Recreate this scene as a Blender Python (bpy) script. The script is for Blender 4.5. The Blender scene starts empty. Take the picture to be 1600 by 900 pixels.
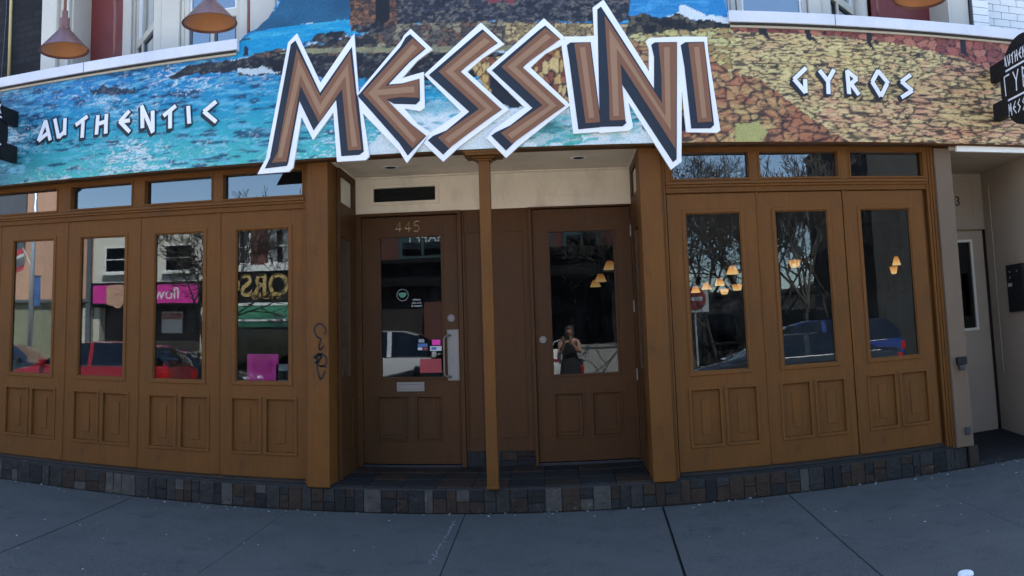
import bpy, bmesh, math, random
import numpy as np
from math import radians as R, sin, cos, pi, tan, atan2
from mathutils import Vector, Matrix
from mathutils.geometry import tessellate_polygon
random.seed(7); RNG = np.random.default_rng(5)
S = bpy.context.scene; C = S.collection
# ---------------- camera: a cylindrical stitched panorama taken from the pavement ----------------
CAM = np.array([0.0, -7.2, 1.3653]); F = 1339.78; CY = 391.2
YAW, PIT, ROL = R(-2.6998), R(6.286), R(1.7724)
def _rot():
    cy, sy, cp, sp, cr, sr = cos(YAW), sin(YAW), cos(PIT), sin(PIT), cos(ROL), sin(ROL)
    return (np.array([[cr,0,-sr],[0,1,0],[sr,0,cr]]) @ np.array([[1,0,0],[0,cp,sp],[0,-sp,cp]]) @ np.array([[cy,-sy,0],[sy,cy,0],[0,0,1]]))
RM = _rot()
def at(px, py, Y=None, Z=None, X=None):          # photo pixel -> point on a plane of the place
    th = (px-800)/F; d = RM.T @ np.array([sin(th), cos(th), (CY-py)/F])
    t = (Y-CAM[1])/d[1] if Y is not None else ((Z-CAM[2])/d[2] if Z is not None else (X-CAM[0])/d[0])
    return CAM + t*d
def mir(px, py, D, plane=0.04):                    # what a pane at y=plane mirrors: the point really standing D metres in front
    p = at(px, py, 2*plane + D); return (p[0], -D, p[2])
cd = bpy.data.cameras.new('camera'); cam = bpy.data.objects.new('camera', cd); C.objects.link(cam); S.camera = cam
cd.type = 'PANO'; cd.panorama_type = 'CENTRAL_CYLINDRICAL'
hu = 800/F
cd.central_cylindrical_range_u_min = -hu; cd.central_cylindrical_range_u_max = hu
cd.central_cylindrical_range_v_max = CY/F; cd.central_cylindrical_range_v_min = -(900-CY)/F
cd.central_cylindrical_radius = 1.0
cd.clip_start = 0.02; cd.clip_end = 3000
M = Matrix(((RM[0][0], RM[2][0], -RM[1][0]), (RM[0][1], RM[2][1], -RM[1][1]), (RM[0][2], RM[2][2], -RM[1][2])))
cam.matrix_world = Matrix.Translation(Vector(CAM)) @ M.to_4x4()
# ---------------- world, sun, exposure ----------------
SUN_EL, SUN_AZ = R(57), R(18)                       # the sun stands behind the restaurant, a little to the right
W = bpy.data.worlds.new("World"); S.world = W; W.use_nodes = True
wn = W.node_tree.nodes; bg = wn['Background']; sky = wn.new('ShaderNodeTexSky')
sky.sky_type = 'NISHITA'; sky.sun_disc = False; sky.sun_elevation = SUN_EL; sky.sun_rotation = SUN_AZ
sky.air_density = 1.0; sky.dust_density = 0.5; sky.ozone_density = 1.6
W.node_tree.links.new(sky.outputs[0], bg.inputs[0]); bg.inputs[1].default_value = 0.10
sl = bpy.data.lights.new('sun', 'SUN'); sl.energy = 5.0; sl.angle = R(0.5); sl.color = (1, .95, .87)
so = bpy.data.objects.new('sun', sl); C.objects.link(so)
sd = Vector((sin(SUN_AZ)*cos(SUN_EL), cos(SUN_AZ)*cos(SUN_EL), sin(SUN_EL)))
so.rotation_euler = sd.to_track_quat('Z', 'Y').to_euler(); so.location = (0, 30, 40)
S.view_settings.view_transform = 'Standard'; S.view_settings.look = 'None'; S.view_settings.gamma = 1
S.view_settings.exposure = 2.68
try: S.cycles.max_bounces = 8; S.cycles.transparent_max_bounces = 12; S.cycles.sample_clamp_indirect = 6
except Exception: pass

# ---------------- materials ----------------
def srgb(r, g, b): return tuple(((c/255/12.92) if c/255 <= .04045 else ((c/255+.055)/1.055)**2.4) for c in (r, g, b))+(1,)
def lin(*c): return tuple(c)+(1,)
MATS = {}
class NT:
    def __init__(s, name):
        s.m = bpy.data.materials.new(name); s.m.use_nodes = True; s.t = s.m.node_tree; s.n = s.t.nodes
        s.b = s.n.get('Principled BSDF'); s.out = s.n.get('Material Output'); MATS[name] = s.m
    def new(s, ty, **k):
        n = s.n.new(ty)
        for a, v in k.items():
            if a[0] == '_': n.inputs[int(a[1:]) if a[1:].isdigit() else a[1:].replace('_', ' ')].default_value = v
            else: setattr(n, a, v)
        return n
    def ln(s, a, b): s.t.links.new(a, b)
    def co(s, scale=(1,1,1), gen='Object'):
        tc = s.new('ShaderNodeTexCoord'); mp = s.new('ShaderNodeMapping'); mp.inputs['Scale'].default_value = scale
        s.ln(tc.outputs[gen], mp.inputs[0]); return mp.outputs[0]
    def noise(s, vec, scale, detail=4, rough=.55):
        n = s.new('ShaderNodeTexNoise'); n.inputs['Scale'].default_value = scale; n.inputs['Detail'].default_value = detail; n.inputs['Roughness'].default_value = rough
        s.ln(vec, n.inputs['Vector']); return n.outputs['Fac']
    def ramp(s, fac, stops, interp='LINEAR'):
        r = s.new('ShaderNodeValToRGB'); cr = r.color_ramp; cr.interpolation = interp
        while len(cr.elements) < len(stops): cr.elements.new(.5)
        for e, (p, c) in zip(cr.elements, stops):
            e.position = p; e.color = c if isinstance(c, tuple) else (c, c, c, 1)
        s.ln(fac, r.inputs[0]); return r.outputs[0]
    def mix(s, fac, a, b, mode='MIX'):
        m = s.new('ShaderNodeMix', data_type='RGBA', blend_type=mode)
        for k, v in ((0, fac), (6, a), (7, b)):
            if isinstance(v, (int, float)) or isinstance(v, tuple): m.inputs[k].default_value = v
            else: s.ln(v, m.inputs[k])
        return m.outputs[2]
    def bump(s, h, strength=.3, dist=.01):
        b = s.new('ShaderNodeBump'); b.inputs['Strength'].default_value = strength; b.inputs['Distance'].default_value = dist
        s.ln(h, b.inputs['Height']); s.ln(b.outputs[0], s.b.inputs['Normal'])
def paint(name, col, rough=.5, metal=0, var=.12, scale=3, bump=.15, bscale=60, stretch=(1,1,1), coat=0, dirt=None, spec=.5):
    t = NT(name); v = t.co(stretch)
    n = t.noise(v, scale, 6, .6); n2 = t.noise(v, scale*9, 3)
    a = tuple(c*(1-var*1.6) for c in col[:3])+(1,); b = tuple(min(1, c*(1+var*1.3)) for c in col[:3])+(1,)
    c = t.ramp(n, [(.3, a), (.7, b)])
    c = t.mix(.25, c, t.ramp(n2, [(.3, a), (.7, b)]))
    if dirt:
        d = t.ramp(t.noise(t.co((1, 1, .35)), 2.3, 8, .7), [(.52, 0.0), (.72, 1.0)]); c = t.mix(t.mul(d, dirt[1]), c, dirt[0])
    t.ln(c, t.b.inputs['Base Color']); t.b.inputs['Roughness'].default_value = rough; t.b.inputs['Metallic'].default_value = metal
    t.b.inputs['Specular IOR Level'].default_value = spec
    r = t.ramp(n2, [(.3, max(0, rough-.1)), (.7, min(1, rough+.12))]); t.ln(r, t.b.inputs['Roughness'])
    if coat: t.b.inputs['Coat Weight'].default_value = coat; t.b.inputs['Coat Roughness'].default_value = .03
    if bump: t.bump(t.noise(v, bscale, 4), bump, .003)
    return t.m
def _mul(s, a, k):
    m = s.new('ShaderNodeMath', operation='MULTIPLY'); s.ln(a, m.inputs[0])
    if isinstance(k, (int, float)): m.inputs[1].default_value = k
    else: s.ln(k, m.inputs[1])
    return m.outputs[0]
NT.mul = _mul
def emis(name, col, st):
    t = NT(name); t.b.inputs['Base Color'].default_value = col; t.b.inputs['Emission Color'].default_value = col; t.b.inputs['Emission Strength'].default_value = st; return t.m
def glass(name, tint=(.62, .66, .66, 1), k=2.2, wave=.02):
    t = NT(name); t.n.remove(t.b)
    tr = t.new('ShaderNodeBsdfTransparent'); tr.inputs[0].default_value = tint
    gl = t.new('ShaderNodeBsdfGlossy'); gl.inputs['Roughness'].default_value = 0.0; gl.inputs[0].default_value = (.88, .95, 1, 1)
    fr = t.new('ShaderNodeFresnel'); fr.inputs[0].default_value = 1.5
    f = t.mul(fr.outputs[0], k); mx = t.new('ShaderNodeMixShader'); cl = t.new('ShaderNodeClamp'); t.ln(f, cl.inputs[0])
    t.ln(cl.outputs[0], mx.inputs[0]); t.ln(tr.outputs[0], mx.inputs[1]); t.ln(gl.outputs[0], mx.inputs[2]); t.ln(mx.outputs[0], t.out.inputs[0])
    df_ = t.new('ShaderNodeBsdfDiffuse'); df_.inputs[0].default_value = (.5, .5, .48, 1); m2 = t.new('ShaderNodeMixShader')
    t.ln(t.ramp(t.noise(t.co((1, 1, .5)), 4, 8, .75), [(.45, .001), (.75, .022)]), m2.inputs[0]); t.ln(mx.outputs[0], m2.inputs[1]); t.ln(df_.outputs[0], m2.inputs[2]); t.ln(m2.outputs[0], t.out.inputs[0])
    if wave:
        b = t.new('ShaderNodeBump'); b.inputs['Strength'].default_value = wave; b.inputs['Distance'].default_value = .02
        t.ln(t.noise(t.co((1, 1, 1)), 5, 1), b.inputs['Height']); t.ln(b.outputs[0], gl.inputs['Normal'])
    return t.m
BROWN = (.118, .046, .0088, 1)
def wood(name, col, dcol, k):
    t = NT(name); v = t.co((1, 1, .06)); o = t.co((1, 1, 1)); oi = t.new('ShaderNodeObjectInfo')
    ad = t.new('ShaderNodeVectorMath', operation='ADD'); t.ln(v, ad.inputs[0]); t.ln(oi.outputs['Random'], ad.inputs[1]); g = t.noise(ad.outputs[0], 55, 5, .65)
    c = t.ramp(g, [(.30, tuple(x*.86 for x in col[:3])+(1,)), (.52, col), (.72, tuple(x*1.10 for x in col[:3])+(1,))])
    big_ = t.noise(o, 1.3, 5, .6); c = t.mix(.5, c, t.ramp(big_, [(.3, (.32, .33, .35, 1)), (.7, (.68, .66, .60, 1))]), 'OVERLAY')
    wear = t.ramp(t.noise(t.co((1, 1, .4)), 7, 9, .8), [(.55, 0.0), (.68, 1.0)]); c = t.mix(t.mul(wear, k), c, dcol)
    chip = t.ramp(t.noise(t.co((1, 1, .6)), 28, 6, .8), [(.69, 0.0), (.72, 1.0)]); c = t.mix(t.mul(chip, .35), c, (.22, .14, .085, 1))
    t.ln(c, t.b.inputs['Base Color']); t.b.inputs['Specular IOR Level'].default_value = .18; t.ln(t.ramp(big_, [(.3, .42), (.7, .66)]), t.b.inputs['Roughness']); t.bump(g, .35, .004)
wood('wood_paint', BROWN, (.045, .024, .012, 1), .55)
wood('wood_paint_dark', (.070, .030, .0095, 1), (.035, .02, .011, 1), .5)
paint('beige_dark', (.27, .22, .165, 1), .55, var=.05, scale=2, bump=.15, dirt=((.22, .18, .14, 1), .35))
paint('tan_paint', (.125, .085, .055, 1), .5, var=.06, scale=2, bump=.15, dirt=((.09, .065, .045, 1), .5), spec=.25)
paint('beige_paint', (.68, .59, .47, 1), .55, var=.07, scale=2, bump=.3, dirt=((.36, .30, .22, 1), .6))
paint('white_paint', (.74, .74, .72, 1), .5, var=.05, scale=3, bump=.1)
paint('cream_paint', (.52, .49, .42, 1), .5, var=.05, scale=2, bump=.15, dirt=((.33, .31, .27, 1), .35))
paint('red_panel', (.16, .022, .018, 1), .5, var=.08, scale=2, bump=.1)
paint('cap_metal', (.60, .61, .66, 1), .38, 0.0, var=.05, scale=2, bump=.05, dirt=((.45, .46, .5, 1), .5))
paint('dark_metal', (.018, .018, .019, 1), .6, var=.1, bump=.05)
paint('black_paint', (.009, .009, .010, 1), .6, var=.15, bump=.05, spec=.2)
paint('navy_print', (.012, .018, .030, 1), .4, var=.1, bump=0, spec=.3)
paint('white_print', (.74, .75, .80, 1), .4, var=.03, bump=0)
paint('brown_print', (.185, .082, .042, 1), .42, var=.04, bump=0, spec=.3)
paint('tan_print', (.28, .158, .088, 1), .42, var=.04, bump=0, spec=.3)
paint('copper', (.17, .075, .066, 1), .38, .35, var=.08, scale=4, bump=.05)
paint('copper_inside', (.46, .20, .085, 1), .45, .2, var=.08, scale=4, bump=.05)
paint('steel', (.19, .185, .18, 1), .42, .7, var=.04, scale=8, bump=.0)
paint('brass', (.34, .25, .13, 1), .35, .8, var=.15, scale=20, bump=.1)
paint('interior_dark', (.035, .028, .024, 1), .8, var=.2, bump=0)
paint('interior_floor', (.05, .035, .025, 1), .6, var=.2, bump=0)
paint('table_wood', (.16, .08, .04, 1), .5, var=.2, bump=0)
paint('paper', (.62, .62, .60, 1), .7, var=.06, scale=8, bump=0)
paint('litter_bits', (.34, .34, .34, 1), .8, var=.5, scale=8, bump=0)
paint('paper_grey', (.30, .31, .32, 1), .7, var=.3, scale=30, bump=0)
paint('pink_print', (.85, .03, .40, 1), .5, var=.1, bump=0)
paint('magenta_sign', (.62, .035, .30, 1), .5, var=.05, bump=0)
paint('red_print', (.34, .03, .04, 1), .5, var=.05, bump=0)
paint('blue_print', (.06, .14, .35, 1), .5, var=.2, bump=0)
paint('green_print', (.05, .20, .13, 1), .5, var=.2, bump=0)
paint('gold_print', (.62, .42, .16, 1), .4, .2, var=.15, bump=0)
paint('rubber', (.02, .02, .02, 1), .8, bump=0)
paint('yellow_pipe', (.50, .40, .18, 1), .5, var=.12, bump=.1)
paint('skin', (.42, .22, .15, 1), .5, var=.05, bump=0)
paint('hair', (.05, .03, .02, 1), .5, var=.2, bump=0)
paint('black_cloth', (.012, .012, .014, 1), .9, var=.2, bump=.2)
paint('bark', (.05, .042, .036, 1), .9, var=.3, bump=.6, bscale=25)
paint('galvanised', (.50, .52, .54, 1), .35, .6, var=.1, bump=.05)
paint('fabric_green', (.02, .14, .08, 1), .8, var=.1, bump=0)
paint('orange_render', (.50, .29, .20, 1), .85, var=.07, bump=.2)
paint('olive_render', (.20, .20, .13, 1), .85, var=.1, bump=.2)
paint('white_render', (.62, .58, .50, 1), .85, var=.06, bump=.2)
paint('grey_cladding', (.09, .10, .12, 1), .6, var=.1, bump=.1)
paint('teal_cladding', (.05, .09, .10, 1), .5, var=.15, bump=.1)
paint('roof_felt', (.022, .021, .020, 1), .9, var=.2, bump=.2)
paint('red_car', (.36, .008, .015, 1), .3, 0.2, var=.02, bump=0, coat=1)
paint('dark_car', (.018, .022, .028, 1), .3, 0.2, var=.02, bump=0, coat=1)
paint('white_car', (.72, .73, .74, 1), .3, 0, var=.02, bump=0, coat=1)
paint('blue_car', (.010, .03, .18, 1), .3, 0.2, var=.02, bump=0, coat=1)
paint('lamp_lens', (.75, .75, .78, 1), .1, .3, var=.02, bump=0)
paint('tail_lens', (.5, .01, .01, 1), .15, 0, var=.02, bump=0)
glass('shop_glass', (.80, .84, .84, 1), 1.0, .0025); glass('door_glass', (.45, .48, .5, 1), .8, .003)
glass('transom_glass', (.3, .32, .35, 1), 2.5, .006); glass('bay_glass', (.6, .65, .7, 1), 3.5, .004)
glass('house_glass', (.10, .12, .14, 1), 1.3, .01)
glass('car_glass', (.06, .07, .07, 1), 2.0, 0)
def amber():
    t = NT('amber_shade'); v = t.co((1, 1, 1)); t.b.inputs['Base Color'].default_value = (.4, .22, .08, 1)
    sp_ = t.new('ShaderNodeSeparateXYZ'); t.ln(v, sp_.inputs[0]); e = t.ramp(sp_.outputs[2], [(.0, (1, .62, .24, 1)), (.05, (1, .45, .12, 1)), (.13, (.45, .14, .03, 1))]); t.ln(e, t.b.inputs['Emission Color']); t.b.inputs['Emission Strength'].default_value = .17
amber(); emis('spot_glow', (1, .85, .6, 1), 3)
def brickmat(name, c1, c2, mortar, w=.22, h=.075, bump=.6):
    t = NT(name); tc = t.new('ShaderNodeTexCoord'); sx = t.new('ShaderNodeSeparateXYZ'); t.ln(tc.outputs['Object'], sx.inputs[0])
    ad = t.new('ShaderNodeMath', operation='ADD'); t.ln(sx.outputs[0], ad.inputs[0]); t.ln(sx.outputs[1], ad.inputs[1])
    cb = t.new('ShaderNodeCombineXYZ'); t.ln(ad.outputs[0], cb.inputs[0]); t.ln(sx.outputs[2], cb.inputs[1])
    b = t.new('ShaderNodeTexBrick'); t.ln(cb.outputs[0], b.inputs['Vector'])
    b.inputs['Color1'].default_value = c1; b.inputs['Color2'].default_value = c2; b.inputs['Mortar'].default_value = mortar
    b.inputs['Scale'].default_value = 1; b.inputs['Brick Width'].default_value = w; b.inputs['Row Height'].default_value = h; b.inputs['Mortar Size'].default_value = .006
    n = t.noise(t.co((1, 1, 1)), 30, 4)
    t.ln(t.mix(.35, b.outputs[0], t.ramp(n, [(.3, (0, 0, 0, 1)), (.7, (.5, .5, .5, 1))]), 'OVERLAY'), t.b.inputs['Base Color'])
    t.b.inputs['Roughness'].default_value = .85; t.bump(b.outputs['Fac'], -bump, .006)
brickmat('dark_brick', (.006, .006, .008, 1), (.016, .016, .02, 1), (.004, .004, .005, 1))
brickmat('red_brick', (.13, .035, .025, 1), (.20, .06, .04, 1), (.15, .12, .10, 1))
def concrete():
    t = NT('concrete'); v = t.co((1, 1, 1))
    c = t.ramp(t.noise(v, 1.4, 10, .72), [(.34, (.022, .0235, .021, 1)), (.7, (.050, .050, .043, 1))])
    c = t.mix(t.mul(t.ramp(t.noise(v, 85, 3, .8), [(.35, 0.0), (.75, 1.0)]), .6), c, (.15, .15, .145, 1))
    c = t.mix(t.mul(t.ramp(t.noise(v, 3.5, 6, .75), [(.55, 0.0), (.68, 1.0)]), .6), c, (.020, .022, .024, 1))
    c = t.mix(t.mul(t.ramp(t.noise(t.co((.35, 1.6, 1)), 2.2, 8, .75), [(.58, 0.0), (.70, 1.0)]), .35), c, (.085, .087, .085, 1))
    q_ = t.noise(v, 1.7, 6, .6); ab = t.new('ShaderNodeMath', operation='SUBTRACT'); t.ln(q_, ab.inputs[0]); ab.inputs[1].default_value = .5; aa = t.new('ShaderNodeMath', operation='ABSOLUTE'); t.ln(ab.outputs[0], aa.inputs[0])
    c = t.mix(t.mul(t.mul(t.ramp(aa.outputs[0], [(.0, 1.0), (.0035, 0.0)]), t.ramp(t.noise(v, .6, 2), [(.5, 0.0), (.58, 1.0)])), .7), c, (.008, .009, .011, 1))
    # chewing gum spots, dark and pale
    for sc, th, col, off in ((5.2, .055, (.010, .011, .013, 1), 0), (3.1, .034, (.20, .21, .22, 1), 7), (9, .05, (.012, .013, .016, 1), 3), (14, .05, (.16, .165, .17, 1), 11)):
        vo = t.new('ShaderNodeTexVoronoi'); vo.inputs['Scale'].default_value = sc
        mp = t.new('ShaderNodeMapping'); mp.inputs['Location'].default_value = (off, off, 0); t.ln(v, mp.inputs[0]); mp.inputs['Scale'].default_value = (1, 1.3, 0.001)
        wob = t.mix(.012, mp.outputs[0], t.noise_c(v, 25)); t.ln(wob, vo.inputs['Vector'])
        m = t.ramp(vo.outputs['Distance'], [(th*.7, 1.0), (th*1.2, 0.0)])
        sel = t.ramp(vo.outputs['Color'], [(.5, 0.0), (.55, .8)]); c = t.mix(t.mul(m, sel), c, col)
    t.ln(c, t.b.inputs['Base Color']); t.b.inputs['Roughness'].default_value = .82; t.b.inputs['Specular IOR Level'].default_value = .3
    t.bump(t.noise(v, 70, 6, .8), .8, .006)
def _nc(s, vec, scale):
    n = s.new('ShaderNodeTexNoise'); n.inputs['Scale'].default_value = scale; s.ln(vec, n.inputs['Vector']); return n.outputs['Color']
NT.noise_c = _nc
concrete()
paint('pale_concrete', (.34, .33, .30, 1), .85, var=.12, scale=2, bump=.3, bscale=90)
def asphalt():
    t = NT('asphalt'); v = t.co((1, 1, 1)); c = t.ramp(t.noise(v, 60, 6, .8), [(.3, (.04, .04, .042, 1)), (.7, (.085, .083, .08, 1))])
    t.ln(t.mix(.4, c, t.ramp(t.noise(v, .6, 5), [(.3, (.04, .04, .04, 1)), (.7, (.1, .1, .095, 1))])), t.b.inputs['Base Color']); t.b.inputs['Roughness'].default_value = .9
    t.bump(t.noise(v, 150, 3), .4, .006)
asphalt()
for i, c in enumerate([(.014, .014, .013), (.026, .025, .022), (.024, .015, .009), (.064, .059, .049), (.009, .009, .009), (.034, .020, .011), (.018, .018, .016)]):
    t = NT('slate_%s' % 'abcdefg'[i]); v = t.co((1, 1, 1)); oi = t.new('ShaderNodeObjectInfo')
    ad = t.new('ShaderNodeVectorMath', operation='ADD'); t.ln(v, ad.inputs[0]); t.ln(oi.outputs['Location'], ad.inputs[1])
    n = t.noise(ad.outputs[0], 14, 6, .7)
    t.ln(t.ramp(n, [(.3, tuple(x*.55 for x in c)+(1,)), (.6, tuple(c)+(1,)), (.76, tuple(min(1, x*2.4+.025) for x in c)+(1,))]), t.b.inputs['Base Color'])
    t.b.inputs['Roughness'].default_value = .7; t.b.inputs['Specular IOR Level'].default_value = .3; t.bump(n, 1.0, .02)
SLATES = [MATS['slate_%s' % k] for k in 'abcdefg']

# ---------------- mesh helpers ----------------
class MB:
    def __init__(s): s.v = []; s.f = []; s.m = []; s.cuts = []
    def cut(s): s.cuts.append((len(s.v), len(s.f)))
    def add(s, vs, fs, mi=0):
        s.cut()
        o = len(s.v); s.v += [tuple(map(float, v)) for v in vs]; s.f += [tuple(i+o for i in f) for f in fs]; s.m += [mi]*len(fs); return s
    def box(s, x0, x1, y0, y1, z0, z1, mi=0):
        return s.add([(x0,y0,z0),(x1,y0,z0),(x1,y1,z0),(x0,y1,z0),(x0,y0,z1),(x1,y0,z1),(x1,y1,z1),(x0,y1,z1)],
                     [(0,3,2,1),(4,5,6,7),(0,1,5,4),(1,2,6,5),(2,3,7,6),(3,0,4,7)], mi)
    def prism(s, poly, y0, y1, mi=0):               # polygon in xz, extruded y0 (front) .. y1
        n = len(poly); a = sum(poly[i][0]*poly[(i+1) % n][1]-poly[(i+1) % n][0]*poly[i][1] for i in range(n))
        if a < 0: poly = poly[::-1]
        tri = tessellate_polygon([[Vector((p[0], p[1], 0)) for p in poly]])
        vs = [(p[0], y0, p[1]) for p in poly]+[(p[0], y1, p[1]) for p in poly]; fs = []
        for a_, b_, c_ in tri:
            ar = (poly[b_][0]-poly[a_][0])*(poly[c_][1]-poly[a_][1])-(poly[c_][0]-poly[a_][0])*(poly[b_][1]-poly[a_][1])
            t3 = (a_, b_, c_) if ar > 0 else (a_, c_, b_)
            fs += [t3, (t3[0]+n, t3[2]+n, t3[1]+n)]
        fs += [(i, i+n, (i+1) % n+n, (i+1) % n) for i in range(n)]
        return s.add(vs, fs, mi)
    def prismz(s, poly, z0, z1, mi=0):              # polygon in xy
        m = MB().prism([(p[0], p[1]) for p in poly], 0, 1)
        n = len(poly); vs = [(x, z, z1 if y == 0 else z0) for x, y, z in m.v]
        return s.add(vs, m.f, mi)
    def holed(s, xs, zs, holes, y0, y1, mi=0):      # slab in xz with rectangular holes (x0,x1,z0,z1)
        s.cut(); X = sorted(set(xs+[h[0] for h in holes]+[h[1] for h in holes])); Z = sorted(set(zs+[h[2] for h in holes]+[h[3] for h in holes]))
        def solid(i, j):
            if i < 0 or j < 0 or i >= len(X)-1 or j >= len(Z)-1: return False
            cx, cz = (X[i]+X[i+1])/2, (Z[j]+Z[j+1])/2
            return not any(h[0] < cx < h[1] and h[2] < cz < h[3] for h in holes)
        ix = {}
        def V(i, j, k):
            if (i, j, k) not in ix: ix[(i, j, k)] = len(s.v); s.v.append((X[i], (y0, y1)[k], Z[j]))
            return ix[(i, j, k)]
        for i in range(len(X)-1):
            for j in range(len(Z)-1):
                if not solid(i, j): continue
                F_ = [(V(i,j,0), V(i+1,j,0), V(i+1,j+1,0), V(i,j+1,0)), (V(i,j,1), V(i,j+1,1), V(i+1,j+1,1), V(i+1,j,1))]
                if not solid(i-1, j): F_.append((V(i,j,0), V(i,j+1,0), V(i,j+1,1), V(i,j,1)))
                if not solid(i+1, j): F_.append((V(i+1,j,0), V(i+1,j,1), V(i+1,j+1,1), V(i+1,j+1,0)))
                if not solid(i, j-1): F_.append((V(i,j,0), V(i,j,1), V(i+1,j,1), V(i+1,j,0)))
                if not solid(i, j+1): F_.append((V(i,j+1,0), V(i+1,j+1,0), V(i+1,j+1,1), V(i,j+1,1)))
                s.f += F_; s.m += [mi]*len(F_)
        return s
    def frame(s, x0, x1, z0, z1, w, y0, y1, mi=0): return s.holed([x0, x1], [z0, z1], [(x0+w, x1-w, z0+w, z1-w)], y0, y1, mi)
    def tube(s, pts, r, n=8, mi=0, cap=True):
        s.cut(); pts = [Vector(p) for p in pts]; rs = r if isinstance(r, (list, tuple)) else [r]*len(pts); o = len(s.v)
        up = None
        for i, p in enumerate(pts):
            d = (pts[min(i+1, len(pts)-1)]-pts[max(i-1, 0)]).normalized()
            if up is None: up = d.orthogonal().normalized()
            up = (up - d*up.dot(d)); up = up.normalized() if up.length > 1e-6 else d.orthogonal().normalized()
            q = d.cross(up)
            for k in range(n): s.v.append(tuple(p+rs[i]*(up*cos(2*pi*k/n)+q*sin(2*pi*k/n))))
        for i in range(len(pts)-1):
            for k in range(n): s.f.append((o+i*n+k, o+i*n+(k+1) % n, o+(i+1)*n+(k+1) % n, o+(i+1)*n+k)); s.m.append(mi)
        if cap: s.f += [tuple(o+k for k in range(n))[::-1], tuple(o+(len(pts)-1)*n+k for k in range(n))]; s.m += [mi, mi]
        return s
    def lathe(s, prof, c=(0,0,0), n=24, mi=0):      # profile (r,z)
        s.cut(); o = len(s.v)
        for r, z in prof:
            for k in range(n): s.v.append((c[0]+r*cos(2*pi*k/n), c[1]+r*sin(2*pi*k/n), c[2]+z))
        for i in range(len(prof)-1):
            for k in range(n): s.f.append((o+i*n+k, o+i*n+(k+1) % n, o+(i+1)*n+(k+1) % n, o+(i+1)*n+k)); s.m.append(mi)
        return s
    def mesh(s, name, mats):
        me = bpy.data.meshes.new(name); me.from_pydata(s.v, [], s.f)
        for m in (mats if isinstance(mats, (list, tuple)) else [mats]): me.materials.append(MATS[m] if isinstance(m, str) else m)
        if max(s.m or [0]): me.polygons.foreach_set('material_index', s.m)
        me.update(); return me
SPLIT = set('jamb_moulding astragal door_track fascia_frame threshold cap_flashing cap_soffit ledge_moulding soffit_moulding wall_moulding door_frame plinth_core cap_seam shop_pillar interior_wall awning_stripe bumper window_trim eyes upper_wall wall_panel_trim ledge lane_marking corner_trim drain_pipe'.split())
def mk(name, mb, mats, parent=None, bevel=0, smooth=False, loc=None, kind=None):
    if name in SPLIT and not isinstance(mb, bpy.types.Mesh) and len(mb.cuts) > 1:
        cs = mb.cuts+[(len(mb.v), len(mb.f))]; first_ = None
        for (va, fa_), (vb, fb) in zip(cs[:-1], cs[1:]):
            q = MB(); q.add(mb.v[va:vb], [tuple(i-va for i in f) for f in mb.f[fa_:fb]]); q.m = mb.m[fa_:fb]
            o_ = mk(name, q, mats, parent, bevel, smooth, loc, kind); first_ = first_ or o_
        return first_
    me = mb if isinstance(mb, bpy.types.Mesh) else mb.mesh(name, mats)
    o = bpy.data.objects.new(name, me); C.objects.link(o)
    if parent:
        o.parent = parent
        if parent.type == 'EMPTY' and parent.get('world'): o.location = -parent.location
    if loc is not None: o.location = loc
    if bevel:
        b = o.modifiers.new('bevel', 'BEVEL'); b.width = bevel; b.segments = 2; b.limit_method = 'ANGLE'; b.angle_limit = R(40)
    if smooth:
        me.polygons.foreach_set('use_smooth', [True]*len(me.polygons))
        if smooth == 'angle':
            try: me.set_sharp_from_angle(angle=R(40))
            except Exception: pass
    if kind: o['kind'] = kind
    return o
def thing(name, label, cat, loc=(0,0,0), group=None, world=True, rz=0):
    o = bpy.data.objects.new(name, None); C.objects.link(o); o.location = loc; o.rotation_euler.z = rz; o.empty_display_size = .2
    o['label'] = label; o['category'] = cat
    if group: o['group'] = group
    if world: o['world'] = 1
    return o
def tag(o, label, cat, group=None):
    o['label'] = label; o['category'] = cat
    if group: o['group'] = group
    return o
def kids(o): return [c for c in ALLK.get(o, [])]
def copy_tree(o, parent=None):
    c = o.copy(); C.objects.link(c)
    if parent: c.parent = parent
    for ch in [x for x in bpy.data.objects if x.parent == o]: copy_tree(ch, c)
    return c

# ---------------- the setting: pavement, kerb, road ----------------
mk('ground', MB().box(-60, 60, -70, 40, -.35, -.16), 'asphalt', kind='structure')
road = mk('road', MB().box(-60, 60, -17.6, -8.18, -.158, -.12), 'asphalt', kind='structure')
mk('lane_marking', MB().box(-60, 60, -13.05, -12.93, -.119, -.115).box(-60, 60, -12.8, -12.68, -.119, -.115), 'yellow_pipe', road)
side = mk('sidewalk', MB().box(-16, 16, -8.0, 0.3, -.158, -.035), 'rubber', kind='structure')
mk('kerb', MB().box(-60, 60, -8.17, -8.01, -.158, .0), 'pale_concrete', kind='structure', bevel=.015)
JT = [(-8.4, -8.0), (-6.6, -6.2), (-5.22, -4.82), (-3.79, -3.47), (-2.29, -2.16), (-.79, -.73), (.83, .68), (1.90, 1.72), (3.02, 2.81), (4.35, 4.05), (5.7, 5.3), (7.2, 6.8)]
for r, (ya, yb) in enumerate([(-.035, -4.23), (-4.245, -6.1), (-6.115, -7.99)]):
    for j in range(len(JT)-1):
        def jx(k, y): return JT[k][0]+(JT[k][1]-JT[k][0])*(-y/2.4)*(1 if r == 0 else 1) if r == 0 else JT[k][1]
        g = .0035
        gl = .009 if j == 6 else g; gr = .009 if j == 5 else g
        dz = random.uniform(-.003, .003)
        mk('sidewalk_slab', MB().prismz([(jx(j, ya)+gl, ya), (jx(j+1, ya)-gr, ya), (jx(j+1, yb)-gr, yb), (jx(j, yb)+gl, yb)], -.034, dz), 'concrete' if r == 0 else 'pale_concrete', side, bevel=.003)  # outer rows and kerb made pale to bounce sun onto the storefront
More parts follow.
